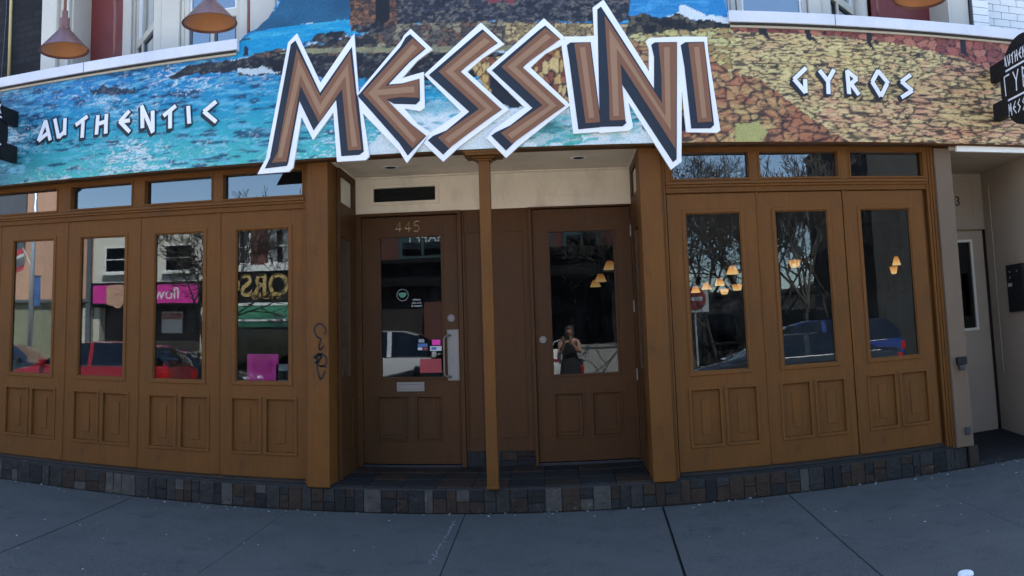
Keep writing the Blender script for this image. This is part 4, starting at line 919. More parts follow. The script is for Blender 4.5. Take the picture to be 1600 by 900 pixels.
def blade(X, label, side_):
    """disc in the plane x=X; side_ = +1 reads from the left (text runs away from the wall), -1 reads from the right"""
    D = thing('round_blade_sign', label, 'sign', (X, -.7, 3.0), 'round blade signs')
    yc, zc, r = -.715, 3.50, .415
    dm = MB(); n = 56
    pts = [(yc+r*cos(2*pi*k/n), zc+r*sin(2*pi*k/n)) for k in range(n)]
    m_ = MB().prism(pts, -.02, .02); dm.add([(X+v[1], v[0], v[2]) for v in m_.v], [f[::-1] for f in m_.f]); mk('disc', dm, 'black_paint', D, bevel=.004)
    for z0, z1 in ((3.61, 3.77), (3.23, 3.40)): mk('wall_bracket', MB().box(X-.035, X+.035, -.42, YS-.001, z0, z1), 'black_paint', D, bevel=.003)
    xf = X-side_*.0215; s_ = -1 if side_ > 0 else 1     # text direction along y
    y_start = yc+r if side_ > 0 else yc-r
    def stroke(parent_mb, pts, w, i0=0):
        for i in range(len(pts)-1):
            a = Vector(pts[i]); b = Vector(pts[i+1]); d = (b-a).normalized(); nn = Vector((-d.y, d.x))*w/2; e = d*w*.3
            q = [a-e-nn, b+e-nn, b+e+nn, a-e+nn]; xx = xf-side_*.0004*(i+i0)
            parent_mb.add([(xx, v.x, v.y) for v in q]+[(xf+side_*.001, v.x, v.y) for v in q], [(0, 1, 2, 3), (0, 4, 5, 1), (1, 5, 6, 2), (2, 6, 7, 3), (3, 7, 4, 0)])
    ln_ = MB()
    for z in (3.65, 3.37):
        hw = math.sqrt(r*r-(z-zc)**2)-.015; stroke(ln_, [(yc-hw, z), (yc+hw, z)], .018)
    mk('ruled_line', ln_, 'white_print', D)
    def word(ws, z, h, wtot):
        adv = wtot/len(ws)
        for k, g in enumerate(ws):
            y0 = yc-s_*wtot/2+s_*adv*k; mb = MB()
            for j_, st in enumerate(GLY[g]): stroke(mb, [(y0+s_*a*adv*.8, z+b*h) for a, b in st], .012 if h < .15 else .016, j_*3)
            mk('lettering', mb, 'white_print', D)
    word(list('AUTHENTIC'), 3.69, .095, .62); word(['G3', 'Y', 'P', 'O'], 3.425, .18, .66); word(list('MESSINI'), 3.22, .11, .60)
blade(4.16, 'black round projecting sign at the right end of the mural', 1)
blade(-5.19, 'black round projecting sign at the left end of the mural', -1)

# ---------------- gooseneck lamps on the cap ----------------
def lamp():
    L_ = thing('gooseneck_lamp', '', 'lamp', (0, 0, 0), 'copper gooseneck lamps over the sign', world=False)
    arm = [(0, -.09, 4.16), (0, -.09, 4.60)]+[(0, -.545+.455*cos(t), 4.72+.42*sin(t)) for t in [R(a) for a in range(0, 181, 20)]]+[(0, -1.0, 4.55), (0, -1.0, 4.36)]
    mk('arm', MB().tube(arm, .014, 10), 'copper', L_, smooth=True)
    mk('base_plate', MB().lathe([(0, .016), (.03, .016), (.075, .006), (.085, 0), (0, 0)], (0, -.09, 4.156), 20), 'copper', L_, smooth='angle')
    sh = mk('lamp_shade', MB().lathe([(.0, .375), (.022, .37), (.028, .365), (.028, .30), (.045, .295), (.047, .215), (.052, .21), (.052, .19), (.060, .185), (.230, .0), (.226, -.002), (.0575, .175), (0, .18)], (0, -1.0, 4.0), 36), 'copper', L_, smooth='angle')
    mk('shade_lining', MB().lathe([(.2255, -.0005), (.055, .168), (0, .172)], (0, -1.0, 4.0), 36), 'copper_inside', sh, smooth=True)
    return L_
l0 = lamp()
for i, (x, dz, lb) in enumerate([(-4.06, -.02, 'copper gooseneck lamp before the dark red panel at the left'), (-2.655, .0, 'copper gooseneck lamp before the left bay window, next to the mural hill'), (3.02, .02, 'copper gooseneck lamp at the top right before the brown red panel')]):
    o = l0 if i == 0 else copy_tree(l0); o.location = (x, 0, dz); o['label'] = lb
    if i: o['group'] = l0['group']
# the foot of a fourth lamp's arm shows beside the tall board
mk('lamp_stub', MB().lathe([(0, .02), (.03, .018), (.08, .006), (.085, 0), (0, 0)], (1.67, -.09, 4.157), 20), 'dark_metal', FS)

# ---------------- inside: hanging lamps, tables, a picture ----------------
def pend(kind):
    T_ = thing('pendant_lamp', '', 'lamp', (0, 0, 0), 'amber pendant lamps glowing inside', world=False)
    pr = [(.03, .13), (.05, .12), (.10, .0), (.098, -.002), (.045, .115)] if kind else [(.02, 0), (.06, .005), (.10, .11), (.098, .112), (.055, .01)]
    mk('lamp_shade', MB().lathe(pr, n=20), 'amber_shade', T_, smooth=True)
    mk('cord', MB().tube([(0, 0, .12), (0, 0, .9)], .005, 5), 'black_paint', T_); return T_
pk = {1: pend(1), 0: pend(0)}; used = {1: False, 0: False}
for i, (x, y, D_, k, lb) in enumerate([(1144.6, 428, 6.0, 1, 'largest amber lamp in the first right-hand folding door'), (1124.7, 446, 8.4, 1, 'amber lamp below and left of the largest one'), (1104, 452, 9.4, 1, 'third amber lamp from the left in the group of six'), (1087, 457, 10.4, 1, 'leftmost amber lamp of the group of six'),
        (1132, 460, 9.6, 0, 'small upturned amber bowl lamp under the larger shades'), (1152.4, 454, 8.0, 0, 'upturned amber bowl lamp at the pane edge'), (1242, 418, 5.4, 0, 'single upturned amber bowl lamp in the middle right door'), (1401, 414, 4.6, 1, 'upper amber lamp seen in the rightmost folding door'), (1397, 428, 5.0, 0, 'lower amber lamp seen in the rightmost folding door'),
        (953, 421, 5.6, 1, 'highest amber lamp in the right entrance door'), (938.5, 440, 7.0, 1, 'middle amber lamp in the right entrance door'), (930.5, 448, 8.6, 1, 'lowest amber lamp in the right entrance door')]):
    o = copy_tree(pk[k]) if used[k] else pk[k]; used[k] = True
    p = at(x, y, D_); o.location = (p[0], p[1], p[2]); o.scale = (.65, .65, 1) if x > 1300 else (1, 1, 1); o['label'] = lb; o['group'] = 'amber pendant lamps glowing inside'
pf = thing('framed_picture', 'dark framed picture on the wall inside the rightmost folding door', 'picture', (5.1, 5.5, 1.9))
a = at(1383, 388, 5.5); b = at(1423, 452, 5.5)
mk('frame', MB().frame(a[0], b[0], b[2], a[2], .07, 5.46, 5.51), 'table_wood', pf); mk('print', MB().box(a[0]+.07, b[0]-.07, 5.49, 5.50, b[2]+.07, a[2]-.07), 'grey_cladding', pf)
mk('partition', MB().box(4.3, 5.47, 5.52, 5.60, .2, 3.08), 'interior_dark', B)
tb0 = None
for i, (x, y, w) in enumerate([(-4.6, 2.6, 'far left'), (-3.0, 3.0, 'left'), (1.6, 3.2, 'right'), (2.7, 4.4, 'far right')]):
    if tb0 is None:
        tb0 = thing('dining_table', '', 'table', (0, 0, .2), 'dining tables inside', world=False)
        mk('tabletop', MB().box(-.4, .4, -.4, .4, .71, .75), 'table_wood', tb0, bevel=.01)
        for sx in (-.34, .34):
            for sy in (-.34, .34): mk('leg', MB().box(sx-.025, sx+.025, sy-.025, sy+.025, 0, .71), 'table_wood', tb0)
        o = tb0
    else: o = copy_tree(tb0)
    o.location = (x, y, .2); o['label'] = 'dark square dining table inside behind the %s folding doors' % w
# magenta poster box and papers in the fourth folding door
a, b, c, d = rectpx(385, 553, 434, 598, .075)
pb = thing('pink_poster', 'bright pink poster with a rose standing inside the fourth folding door', 'poster', (a, .1, c))
mk('sheet', MB().box(a, b, .095, .100, 1.05, d), 'pink_print', pb); cx, cz = (a+b)/2, (c+d)/2+.03
for k in range(5): mk('rose_ring', MB().tube([(cx+(.02+.018*k)*cos(t), .093-.0004*k, cz+(.02+.016*k)*sin(t)) for t in [j*2*pi/20 for j in range(21)]], .0028, 5), 'magenta_sign', pb)
a, b, c, d = rectpx(430, 569, 452, 599, .075)
pb = thing('menu_card', 'grey printed card beside the pink poster in the fourth folding door', 'card', (a, .1, c))
mk('sheet', MB().box(a, b, .095, .099, 1.05, d), 'paper_grey', pb); mk('picture_block', MB().box(a+.02, b-.02, .0935, .0948, 1.09, d-.06), 'black_paint', pb)
# ---------------- across the street: what the panes mirror ----------------
DY = 22.0
def mx(px, D=DY): return mir(px, 500, D)[0]
def mz(px, py, D=DY): return mir(px, py, D)[2]
def front_window(parent, x0, x1, z0, z1, y, frame='white_paint', sill=True, bars=True, drapes=False):
    """sash window in a wall whose face is at y and looks towards +y"""
    w = mk('window', MB().frame(x0, x1, z0, z1, .045, y-.02, y+.05), frame, parent)
    mk('pane', MB().box(x0+.045, x1-.045, y-.01, y+.0, z0+.045, z1-.045), 'house_glass', w)
    if bars: mk('glazing_bar', MB().box(x0+.07, x1-.07, y+.0005, y+.04, (z0+z1)/2-.02, (z0+z1)/2+.02), frame, w)
    if drapes:
        for a_, b_ in ((x0+.05, x0+(x1-x0)*.38), (x1-(x1-x0)*.38, x1-.05)):
            cu_ = MB(); n_ = 9
            for k in range(n_+1):
                xx = a_+(b_-a_)*k/n_; cu_.v += [(xx, y+.002+.012*(k % 2), z0+.06), (xx, y+.002+.012*(k % 2), z1-.06)]
            for k in range(n_): cu_.f.append((2*k, 2*k+2, 2*k+3, 2*k+1)); cu_.m.append(0)
            mk('curtain', cu_, 'paper_grey', w)
    if sill: mk('sill', MB().box(x0-.1, x1+.1, y+.051, y+.16, z0-.1, z0), frame, w)
# building A, orange render
A = thing('orange_building', 'orange rendered block with grey cladding and olive ground floor, mirrored far left', 'building', (-24, -DY-4, 0))
xa1 = mx(143); xa0 = xa1-16; xam = mx(92); zal = mz(120, 352); mk('wall', MB().box(xa0, xam, -DY-9, -DY, 3.15, zal), 'orange_render', A); mk('upper_wall', MB().box(xa0, xam-.2, -DY-1.2, -DY, zal, 9.2), 'orange_render', A); mk('side_wing', MB().box(xam+.001, xa1-.01, -DY-9, -DY, 3.15, zal), 'orange_render', A); mk('ground_floor', MB().box(xa0, xa1-.01, -DY-9, -DY-.05, 0, 3.1), 'olive_render', A)
mk('cladding_panel', MB().box(xa0, mx(35), -DY+.001, -DY+.12, 5.1, 8.4), 'grey_cladding', A); mk('ledge', MB().box(xa0, xa1, -DY-.04, -DY+.14, 3.1, 3.22), 'grey_cladding', A)
mk('downpipe', MB().box(xa1-.25, xa1-.05, -DY+.001, -DY+.12, 0, zal), 'grey_cladding', A)
nb_ = mk('notice_board', MB().box(mx(8)-.1, mx(19), -DY-.049, -DY+.02, 1.4, 2.9), 'paper', A)
for k in range(4): mk('notice_text', MB().box(mx(8)+.05, mx(17), -DY+.0205, -DY+.024, 2.6-k*.34, 2.75-k*.34), 'red_print' if k % 2 else 'black_paint', nb_)
# building B, white with magenta shop sign
Bb = thing('pink_shop_building', 'cream two storey building with a magenta shop sign, mirrored in the left panes', 'building', (-12, -DY-4, 0))
xb0, xb1 = xa1, mx(347); zt = mz(240, 356)-.3; mk('wall', MB().box(xb0, xb1-.01, -DY-9, -DY, 3.75, zt+.3), 'white_render', Bb); mk('parapet', MB().box(xb0, xb1-.01, -DY-.2, -DY+.12, zt+.3, zt+.5), 'cream_paint', Bb)
for a_, b_ in ((162, 206), (256, 300)): front_window(Bb, mx(a_), mx(b_), mz(250, 424), mz(250, 383), -DY)
sg = mk('shop_sign', MB().box(mx(147), mx(312), -DY+.0, -DY+.2, mz(250, 474), mz(250, 444)), 'magenta_sign', Bb); mk('sign_border', MB().frame(mx(147)-.08, mx(312)+.08, mz(250, 474)-.08, mz(250, 444)+.08, .075, -DY-.02, -DY+.22), 'black_paint', Bb)
text('pinkberry', (mx(240)+mx(270))/2-.3, -DY+.205, mz(250, 461), .62, 'white_paint', sg, face=-1) if False else text('flowery', mx(248), -DY+.205, mz(250, 460), .62, 'white_paint', sg, face=-1)
fx, fz = mx(184), mz(184, 462)
for k in range(5): mk('flower_petal', disc(MB(), fx+.28*cos(k*1.257), -DY+.21+.004*k, fz+.28*sin(k*1.257), [(0, -.004), (.24, -.004), (.24, 0), (0, 0)], 18), 'orange_render', sg)
mk('shop_recess', MB().box(xb0, xb1-.01, -DY-9, -DY-.6, 0, 3.7), 'interior_dark', Bb); mk('shop_pillar', MB().box(mx(128), mx(133), -DY-.59, -DY, 0, 2.9).box(mx(140), mx(152), -DY-.59, -DY-.1, 0, 2.9).box(mx(312), mx(347)-.02, -DY-.59, -DY, 0, 2.9), 'cream_paint', Bb)
mk('shop_lintel', MB().box(xb0, xb1-.01, -DY-.59, -DY-.001, 2.95, 3.7), 'black_paint', Bb)
po = mk('shop_poster', MB().box(mx(243), mx(275), -DY-.58, -DY-.5, mz(250, 520), mz(250, 486)), 'paper', Bb); mk('poster_band', MB().box(mx(243)+.02, mx(275)-.02, -DY-.499, -DY-.49, mz(250, 498), mz(250, 488)), 'red_print', po)
text('CLOSING', mx(259), -DY-.485, mz(250, 493), .28, 'paper', po, face=-1, w=.9)
# building C, brick shoe shop
Cb = thing('shoe_shop_building', 'dark red brick building with gold lettered shoe shop sign and green awning', 'building', (-4, -DY-4, 0))
xc0, xc1 = mx(347), mx(560); zc_ = mz(410, 420)
zct = mz(410, 338); mk('wall', MB().box(xc0, xc1-.01, -DY-9, -DY, 4.2, zct), 'red_brick', Cb); mk('parapet', MB().box(xc0, xc1-.01, -DY-.2, -DY+.15, zct, zct+.2), 'dark_metal', Cb)
for a_, b_ in ((366, 391), (419, 455), (480, 506)): front_window(Cb, mx(a_), mx(b_), mz(420, 416)+.1, mz(420, 358), -DY, drapes=True)
mk('cornice', MB().box(xc0, xc1-.01, -DY+.001, -DY+.35, zc_-.1, zc_+.12), 'white_paint', Cb)
sg = mk('shop_sign', MB().box(xc0, xc1-.01, -DY-.3, -DY+.25, mz(410, 475), zc_-.11), 'black_paint', Cb)
text('CORSO', mx(414), -DY+.255, mz(410, 448), 1.15, 'gold_print', sg, face=-1, font_off=.02, w=3.3); text('SHOES', mx(421), -DY+.255, mz(410, 463.5), .36, 'gold_print', sg, face=-1, w=1.2)
aw = mk('awning', MB().add([(xc0, -DY+.26, mz(410, 478)), (xc1, -DY+.26, mz(410, 478)), (xc1, -DY+1.5, mz(410, 478)-.55), (xc0, -DY+1.5, mz(410, 478)-.55), (xc0, -DY+1.5, mz(410, 478)-.8), (xc1, -DY+1.5, mz(410, 478)-.8)], [(0, 1, 2, 3), (3, 2, 5, 4)]), 'fabric_green', Cb)
mk('awning_stripe', MB().box(xc0, xc1, -DY+1.45, -DY+1.52, mz(410, 478)-.6, mz(410, 478)-.53).box(xc0, xc1, -DY+.26, -DY+.34, mz(410, 478), mz(410, 478)+.1), 'white_paint', aw)
mk('shop_interior', MB().box(xc0, xc1-.01, -DY-9, -DY-.9, 0, 4.2), 'interior_dark', Cb)
mk('shop_window', MB().box(xc0+.3, xc1-.4, -DY-.25, -DY-.22, .5, 2.6), 'house_glass', Cb); mk('stall_riser', MB().box(xc0, xc1-.01, -DY-.3, -DY, 0, .5), 'black_paint', Cb)
# building D, brick with teal windows (mirrored in the entrance doors)
PE = YE+.024
def dx(px, D=DY): return mir(px, 450, D, PE)[0]
def dz(px, py, D=DY): return mir(px, py, D, PE)[2]
Db = thing('brick_cafe_building', 'red brick cafe building with dark window bands, mirrored in the entrance doors', 'building', (2, -DY-4, 0))
xd0, xd1 = xc1, dx(938); mk('wall', MB().box(xd0, xd1-.01, -DY-9, -DY, 4.3, 8.6), 'red_brick', Db)
for a_, b_ in ((624, 700), (760, 840), (856, 915)):
    w = mk('window_band', MB().box(dx(a_), dx(b_), -DY+.001, -DY+.06, dz(a_, 405), dz(a_, 350)), 'teal_cladding', Db)
    mk('pane', MB().box(dx(a_)+.15, (dx(a_)+dx(b_))/2-.05, -DY+.061, -DY+.08, dz(a_, 400), dz(a_, 380)), 'house_glass', w); mk('pane', MB().box((dx(a_)+dx(b_))/2+.05, dx(b_)-.15, -DY+.061, -DY+.08, dz(a_, 400), dz(a_, 380)), 'house_glass', w)
mk('ledge', MB().box(xd0, xd1-.01, -DY+.0, -DY+.3, dz(650, 412), dz(650, 406)).box(xd0, xd1-.01, -DY+.0, -DY+.2, 4.3, 4.45), 'black_paint', Db)
text('HAPPY', dx(668), -DY+.09, dz(650, 373), .5, 'white_paint', Db, face=-1)
mk('shop_front', MB().box(xd0, xd1-.01, -DY-9, -DY-.5, 0, 4.3), 'interior_dark', Db); mk('shop_lintel', MB().box(xd0, xd1-.01, -DY-.49, -DY, 3.6, 4.3), 'black_paint', Db)
mk('brick_pier', MB().box(dx(662), dx(700), -DY-.49, -DY+.05, 0, 3.0), 'red_brick', Db); mk('window_decal', MB().box(dx(868), dx(886), -DY-.48, -DY-.4, .9, 2.0), 'magenta_sign', Db)
mk('shop_window', MB().box(dx(700)+.1, xd1-.2, -DY-.3, -DY-.27, .45, 3.2), 'house_glass', Db); mk('side_door', MB().box(dx(940), dx(980), -DY-6, -DY-.2, 0, 8), 'red_brick', Db)
# right side: low houses, darker tower and open sky
def house(name, label, x0, x1, y, h, m, win=3, roofm='roof_felt', pitched=True):
    H_ = thing(name, label, 'house', ((x0+x1)/2, y-3, 0)); mk('wall', MB().box(x0, x1, y-8, y, 0, h), m, H_)
    if pitched: 
        xm = (x0+x1)/2; rp = [(x0-.3, h), (x1+.3, h), (xm, h+2.0)]; mk('roof', MB().prism(rp, y+.3, y-8.2), roofm, H_)
    else: mk('roof', MB().box(x0-.1, x1+.1, y-8.1, y+.1, h, h+.2), roofm, H_)
    n = win
    for k in range(n):
        a_ = x0+(x1-x0)*(k+.25)/n; b_ = x0+(x1-x0)*(k+.75)/n
        for z in ([1.0, 3.6] if h > 4.5 else [1.0]): front_window(H_, a_, b_, z, z+1.5, y, frame='dark_metal')
    mk('door', MB().box(x0+.3, x0+1.2, y+.001, y+.05, 0, 2.1), 'dark_metal', H_)
house('brick_house', 'dark brick house with pitched roof, mirrored behind the right-hand trees', 14.5, 23, -36, 3.6, 'roof_felt')
house('grey_house', 'low dark house mirrored behind the no entry sign', 6.5, 13.8, -36, 3.4, 'roof_felt', 2, pitched=False)
house('dark_corner_building', 'tall dark corner building mirrored in the rightmost folding door', mir(1367, 400, 23.5)[0], 26, -23.5, 9.4, 'roof_felt', 0, pitched=False)  # near-black wall: the shade on this face is put into its colour
# bare trees
def tree(x, y, h, label, seed):
    rr = random.Random(seed); T_ = thing('bare_tree', label, 'tree', (x, y, 0), 'leafless street trees across the road', world=False)
    tr, bb = MB(), MB()
    def grow(p, d, L_, r, dep):
        n = 3; pts = [p]; q = p.copy()
        for k in range(n):
            d = (d+Vector((rr.gauss(0, .12), rr.gauss(0, .12), rr.gauss(.04, .06)))).normalized(); q = q+d*L_/n; pts.append(q.copy())
        rs = [max(.011, r*(1-.35*k/n)) for k in range(n+1)]; (tr if dep == 0 else bb).tube(pts, rs, 6 if dep < 2 else 3, cap=False)
        if dep >= 7: return
        nb = 2 if dep else 4
        for k in range(nb+(rr.random() < .7)):
            a = rr.uniform(0, 2*pi); sp = rr.uniform(.35, .85); o_ = d.orthogonal().normalized(); o_.rotate(Matrix.Rotation(a, 3, d))
            st = pts[-1] if k < 2 else pts[rr.choice([2, 3])]
            grow(st.copy(), (d*cos(sp)+o_*sin(sp)).normalized(), L_*rr.uniform(.62, .84), r*.66, dep+1)
    grow(Vector((0, 0, 0)), Vector((0, 0, 1)), h*.30, h*.013, 0)
    mk('trunk', tr, 'bark', T_, smooth=True); mk('branches', bb, 'bark', T_, smooth=True)
tree(mir(318, 500, 17.9)[0], -17.9, 6.6, 'young bare tree before the pink shop, mirrored in the third left pane', 3)
tree(mir(1084, 500, 20)[0], -20, 7.2, 'bare tree mirrored in the first right-hand folding door', 5)
tree(mir(1258, 500, 21)[0], -21, 7.4, 'bare tree mirrored in the middle right folding door', 9)
tree(mir(1118, 500, 27)[0], -27, 8.5, 'bare tree on the corner lot behind the no entry sign', 12)
tree(mir(1165, 500, 30)[0], -30, 9.0, 'bare tree between the low grey house and the brick house', 15)
tree(mir(1290, 500, 27)[0], -27, 9.0, 'bare tree beside the tall dark corner building', 21)
tree(mir(1225, 500, 33)[0], -33, 9.0, 'bare tree in front of the dark brick house', 25)
# lamp post with flag and banner
LP = thing('street_lamp', 'silver street lamp post with a red and white flag, mirrored in the leftmost pane', 'street lamp', (mir(47, 500, 17)[0], -17.9, 0)); lx = mir(47, 500, 17.9)[0]; ly = -17.9; LP.location = (lx, ly, 0)
mk('pole', MB().tube([(lx, ly, 0), (lx, ly, 4), (lx, ly, 9.5)], [.11, .09, .07], 12), 'galvanised', LP, smooth=True)
mk('lamp_arm', MB().tube([(lx, ly, 9.2), (lx, ly+.8, 9.7), (lx, ly+2.0, 9.8)], .04, 8), 'galvanised', LP); mk('lamp_head', MB().box(lx-.12, lx+.12, ly+1.9, ly+2.6, 9.72, 9.86), 'galvanised', LP, bevel=.03)
fz = mz(47, 405, 17.9); mk('flag_staff', MB().tube([(lx, ly, fz-.35), (lx-.42, ly+.05, fz+.42)], .018, 6), 'white_paint', LP)
fg = MB()
for k, (a_, b_, m_) in enumerate([(0, .25, 0), (.25, .75, 1), (.75, 1, 0)]):
    for u in range(4):
        s0 = a_+(b_-a_)*u/4; s1 = a_+(b_-a_)*(u+1)/4; f_ = lambda s: (lx-.42+.10*sin(s*5)+.12*s, ly+.05+.10*sin(s*6), fz+.42-.80*s)
        p0, p1 = f_(s0), f_(s1); fg.add([p0, p1, (p1[0]-.40, p1[1]+.05, p1[2]-.14), (p0[0]-.40, p0[1]+.05, p0[2]-.14)], [(0, 1, 2, 3)], m_)
mk('flag', fg, ['red_print', 'white_paint'], LP); mk('banner', MB().box(lx+.12, lx+.36, ly-.01, ly+.01, mz(57, 478, 17.9), mz(57, 432, 17.9)), 'blue_print', LP)
mk('banner_bracket', MB().box(lx-.02, lx+.38, ly-.02, ly+.02, mz(57, 432, 17.9)+.001, mz(57, 432, 17.9)+.04), 'dark_metal', LP)
pw = thing('pavement_standin', 'added low pale wall standing in for sunlit pavement across the road, mirrored behind the photographing woman', 'planter', (1.2, -20.4, 0))  # added wall, stands in for a strip of sunlit pavement
mk('wall', MB().box(-.2, 2.6, -20.6, -20.2, .001, .95), 'pale_concrete', pw, bevel=.02); mk('coping', MB().box(-.25, 2.65, -20.65, -20.15, .951, 1.05), 'pale_concrete', pw, bevel=.015)
# no-entry sign
q = mir(1086, 467, 18.2); NE = thing('no_entry_sign', 'white board with a red no entry disc on a pole, mirrored at right', 'traffic sign', (q[0], -18.2, 0))
mk('pole', MB().tube([(q[0], -18.26, 0), (q[0], -18.26, q[2]+.5)], .03, 8), 'galvanised', NE); mk('board', MB().box(q[0]-.42, q[0]+.42, -18.22, -18.2, q[2]-.40, q[2]+.40), 'paper_grey', NE)  # white board and bar coloured grey, red dulled: their shade put into the colour
mk('red_disc', disc(MB(), 0, 0, 0, [(0, 0)], 4) if False else MB().prism([(q[0]+.34*cos(k*2*pi/28), q[2]+.34*sin(k*2*pi/28)) for k in range(28)], -18.199, -18.19), 'red_panel', NE)
mk('white_bar', MB().box(q[0]-.24, q[0]+.24, -18.189, -18.184, q[2]-.06, q[2]+.06), 'paper_grey', NE)

# ---------------- cars ----------------
def car(kind, m, label, x, y, facing):
    """facing +1: nose towards +x. Body is a lofted shell: cross-sections along x with tumblehome"""
    K = thing('parked_car', label, 'car', (x, y, -.12), 'cars in the street', world=False); K.rotation_euler.z = 0 if facing > 0 else pi
    if kind == 'sedan': L_, H_ = 4.6, 1.43; roof = [(-2.25, .98), (-1.75, 1.02), (-1.15, 1.36), (-.6, 1.43), (.2, 1.42), (.55, 1.36), (1.2, 1.0), (2.1, .80), (2.28, .66)]; belt = [(-2.25, .92), (-1.75, .96), (1.2, .93), (2.1, .78), (2.28, .64)]
    elif kind == 'hatch': L_, H_ = 4.3, 1.52; roof = [(-2.12, 1.0), (-2.0, 1.15), (-1.65, 1.42), (-.9, 1.52), (.1, 1.50), (.45, 1.42), (1.15, 1.03), (2.0, .82), (2.15, .66)]; belt = [(-2.12, .95), (-2.0, 1.0), (1.15, .95), (2.0, .8), (2.15, .64)]
    else: L_, H_ = 4.7, 1.74; roof = [(-2.3, 1.15), (-2.22, 1.35), (-1.95, 1.66), (-1.0, 1.74), (.2, 1.72), (.6, 1.62), (1.25, 1.16), (2.15, .98), (2.32, .80)]; belt = [(-2.3, 1.05), (-2.22, 1.1), (1.25, 1.08), (2.15, .94), (2.32, .76)]
    def ip(P, t): return float(np.interp(t, [p_[0] for p_ in P], [p_[1] for p_ in P]))
    x0, x1 = roof[0][0], roof[-1][0]; ws = .33 if kind != 'suv' else .36; wx = (x0+.82, x1-.88)
    xs = sorted(set([round(v, 3) for v in np.linspace(x0, x1, 41)]+[w+d for w in wx for d in (-ws-.04, ws+.04)]))
    body = MB(); gl_ = MB(); ring = []
    for t_ in xs:
        e = min(1, (t_-x0)/.35, (x1-t_)/.45); hw = .80+.10*math.sin(max(0, e)*pi/2); zr = ip(roof, t_); zb = min(ip(belt, t_), zr)
        zl = .22+.12*(1-max(0, e))
        for w in wx:
            if abs(t_-w) < ws+.05: zl = max(zl, .0+.30+math.sqrt(max(0, (ws+.05)**2-(t_-w)**2)))
        cab = zr-zb; tw = hw-.02-cab*.42
        ring.append([(t_, -hw+.05, zl), (t_, -hw, max(zl, .45)), (t_, -hw, max(zl+.01, zb-.12)), (t_, -hw+.03, zb), (t_, -(hw-.05-cab*.12 if cab > .06 else hw*.9), zb+min(.02, cab)),
                     (t_, -tw if cab > .06 else -hw*.75, zr-.03), (t_, -tw*.7, zr), (t_, 0, zr+.01)])
    for i in range(len(ring)-1):
        for s_ in (1, -1):
            for k in range(7):
                a, b, c_, d = ring[i][k], ring[i+1][k], ring[i+1][k+1], ring[i][k+1]; q = [(v[0], v[1]*s_, v[2]) for v in (a, b, c_, d)]
                cab = (ip(roof, (a[0]+b[0])/2)-ip(belt, (a[0]+b[0])/2)); tm = (a[0]+b[0])/2
                g = 0
                slope = abs(ip(roof, b[0])-ip(roof, a[0]))/max(.01, b[0]-a[0])
                if k == 4 and cab > .10 and slope < 9: g = 1
                if k in (5, 6) and slope > .32 and cab > .05: g = 1
                if g and k == 4 and (abs(tm+.15) < .06): g = 0
                (gl_ if g else body).add(q, [(0, 1, 2, 3) if s_ > 0 else (3, 2, 1, 0)])
    for r_, fl_ in ((ring[0], 1), (ring[-1], 0)):
        pts = r_+[(v[0], -v[1], v[2]) for v in r_[-2::-1]]; body.add(pts, [tuple(range(len(pts)))[::-1 if fl_ else 1]])
    def weld(mb, nm, mt, par, sm=True):
        o = mk(nm, mb, mt, par); bm = bmesh.new(); bm.from_mesh(o.data); bmesh.ops.remove_doubles(bm, verts=bm.verts, dist=.001); bmesh.ops.recalc_face_normals(bm, faces=bm.faces); bm.to_mesh(o.data); bm.free()
        o.data.polygons.foreach_set('use_smooth', [True]*len(o.data.polygons)); o.data.set_sharp_from_angle(angle=R(38)); return o
    bd = weld(body, 'body', m, K); weld(gl_, 'windows', 'car_glass', K)
    mk('cabin', MB().box(x0+.5, x1-1.3, -.62, .62, .4, H_-.45), 'interior_dark', K); mk('underbody', MB().box(x0+.15, x1-.15, -.7, .7, .2, .42), 'rubber', K)
    for w in wx:
        for s_ in (1, -1):
            m_ = MB().lathe([(.20, -.1), (ws-.02, -.11), (ws, -.08), (ws, .08), (ws-.02, .11), (.20, .1)], n=24); tv = [(w+v[0], s_*.78+v[2], ws+v[1]) for v in m_.v]
            wh = mk('wheel', MB().add(tv, m_.f), 'rubber', K, smooth='angle')
            m2 = MB().lathe([(0, .06), (.06, .09), (.19, .07), (.215, .10)], n=20); mk('rim', MB().add([(w+v[0], s_*(.78+v[2]*.95), ws+v[1]) for v in m2.v], m2.f), 'steel', wh, smooth=True)
    for s_ in (1, -1):
        zh = ip(belt, x1-.2); mk('headlight', MB().box(x1-.30, x1-.02, s_*.56-.17, s_*.56+.17, zh-.20, zh-.05), 'lamp_lens', K, bevel=.03)
        zt_ = ip(belt, x0+.05); mk('tail_light', MB().box(x0-.02, x0+.25, s_*.68-.16, s_*.68+.16, zt_-.26, zt_-.05), 'tail_lens', K, bevel=.03)
        mk('wing_mirror', MB().box(1.0, 1.13, s_*.93-.1, s_*.93+.1, ip(belt, .9)+.0, ip(belt, .9)+.14), m, K, bevel=.03)
    mk('number_plate', MB().box(x0-.03, x0-.012, -.25, .25, .55, .67), 'paper', K); mk('bumper', MB().box(x1-.05, x1+.03, -.72, .72, .30, .46).box(x0-.03, x0+.05, -.72, .72, .32, .48), 'dark_metal', K, bevel=.02)
    mk('window_trim', MB().tube([(p_[0], -.86, p_[1]+.01) for p_ in [(x0+.5, ip(belt, x0+.5)), (0, ip(belt, 0)), (1.1, ip(belt, 1.1))]], .010, 5).tube([(p_[0], .86, p_[1]+.01) for p_ in [(x0+.5, ip(belt, x0+.5)), (0, ip(belt, 0)), (1.1, ip(belt, 1.1))]], .010, 5), 'steel', K)
    return K
car('hatch', 'red_car', 'red hatchback parked at the near kerb, mirrored in the left panes', -10.3, -10.4, -1).scale = (1, 1, 1.06)
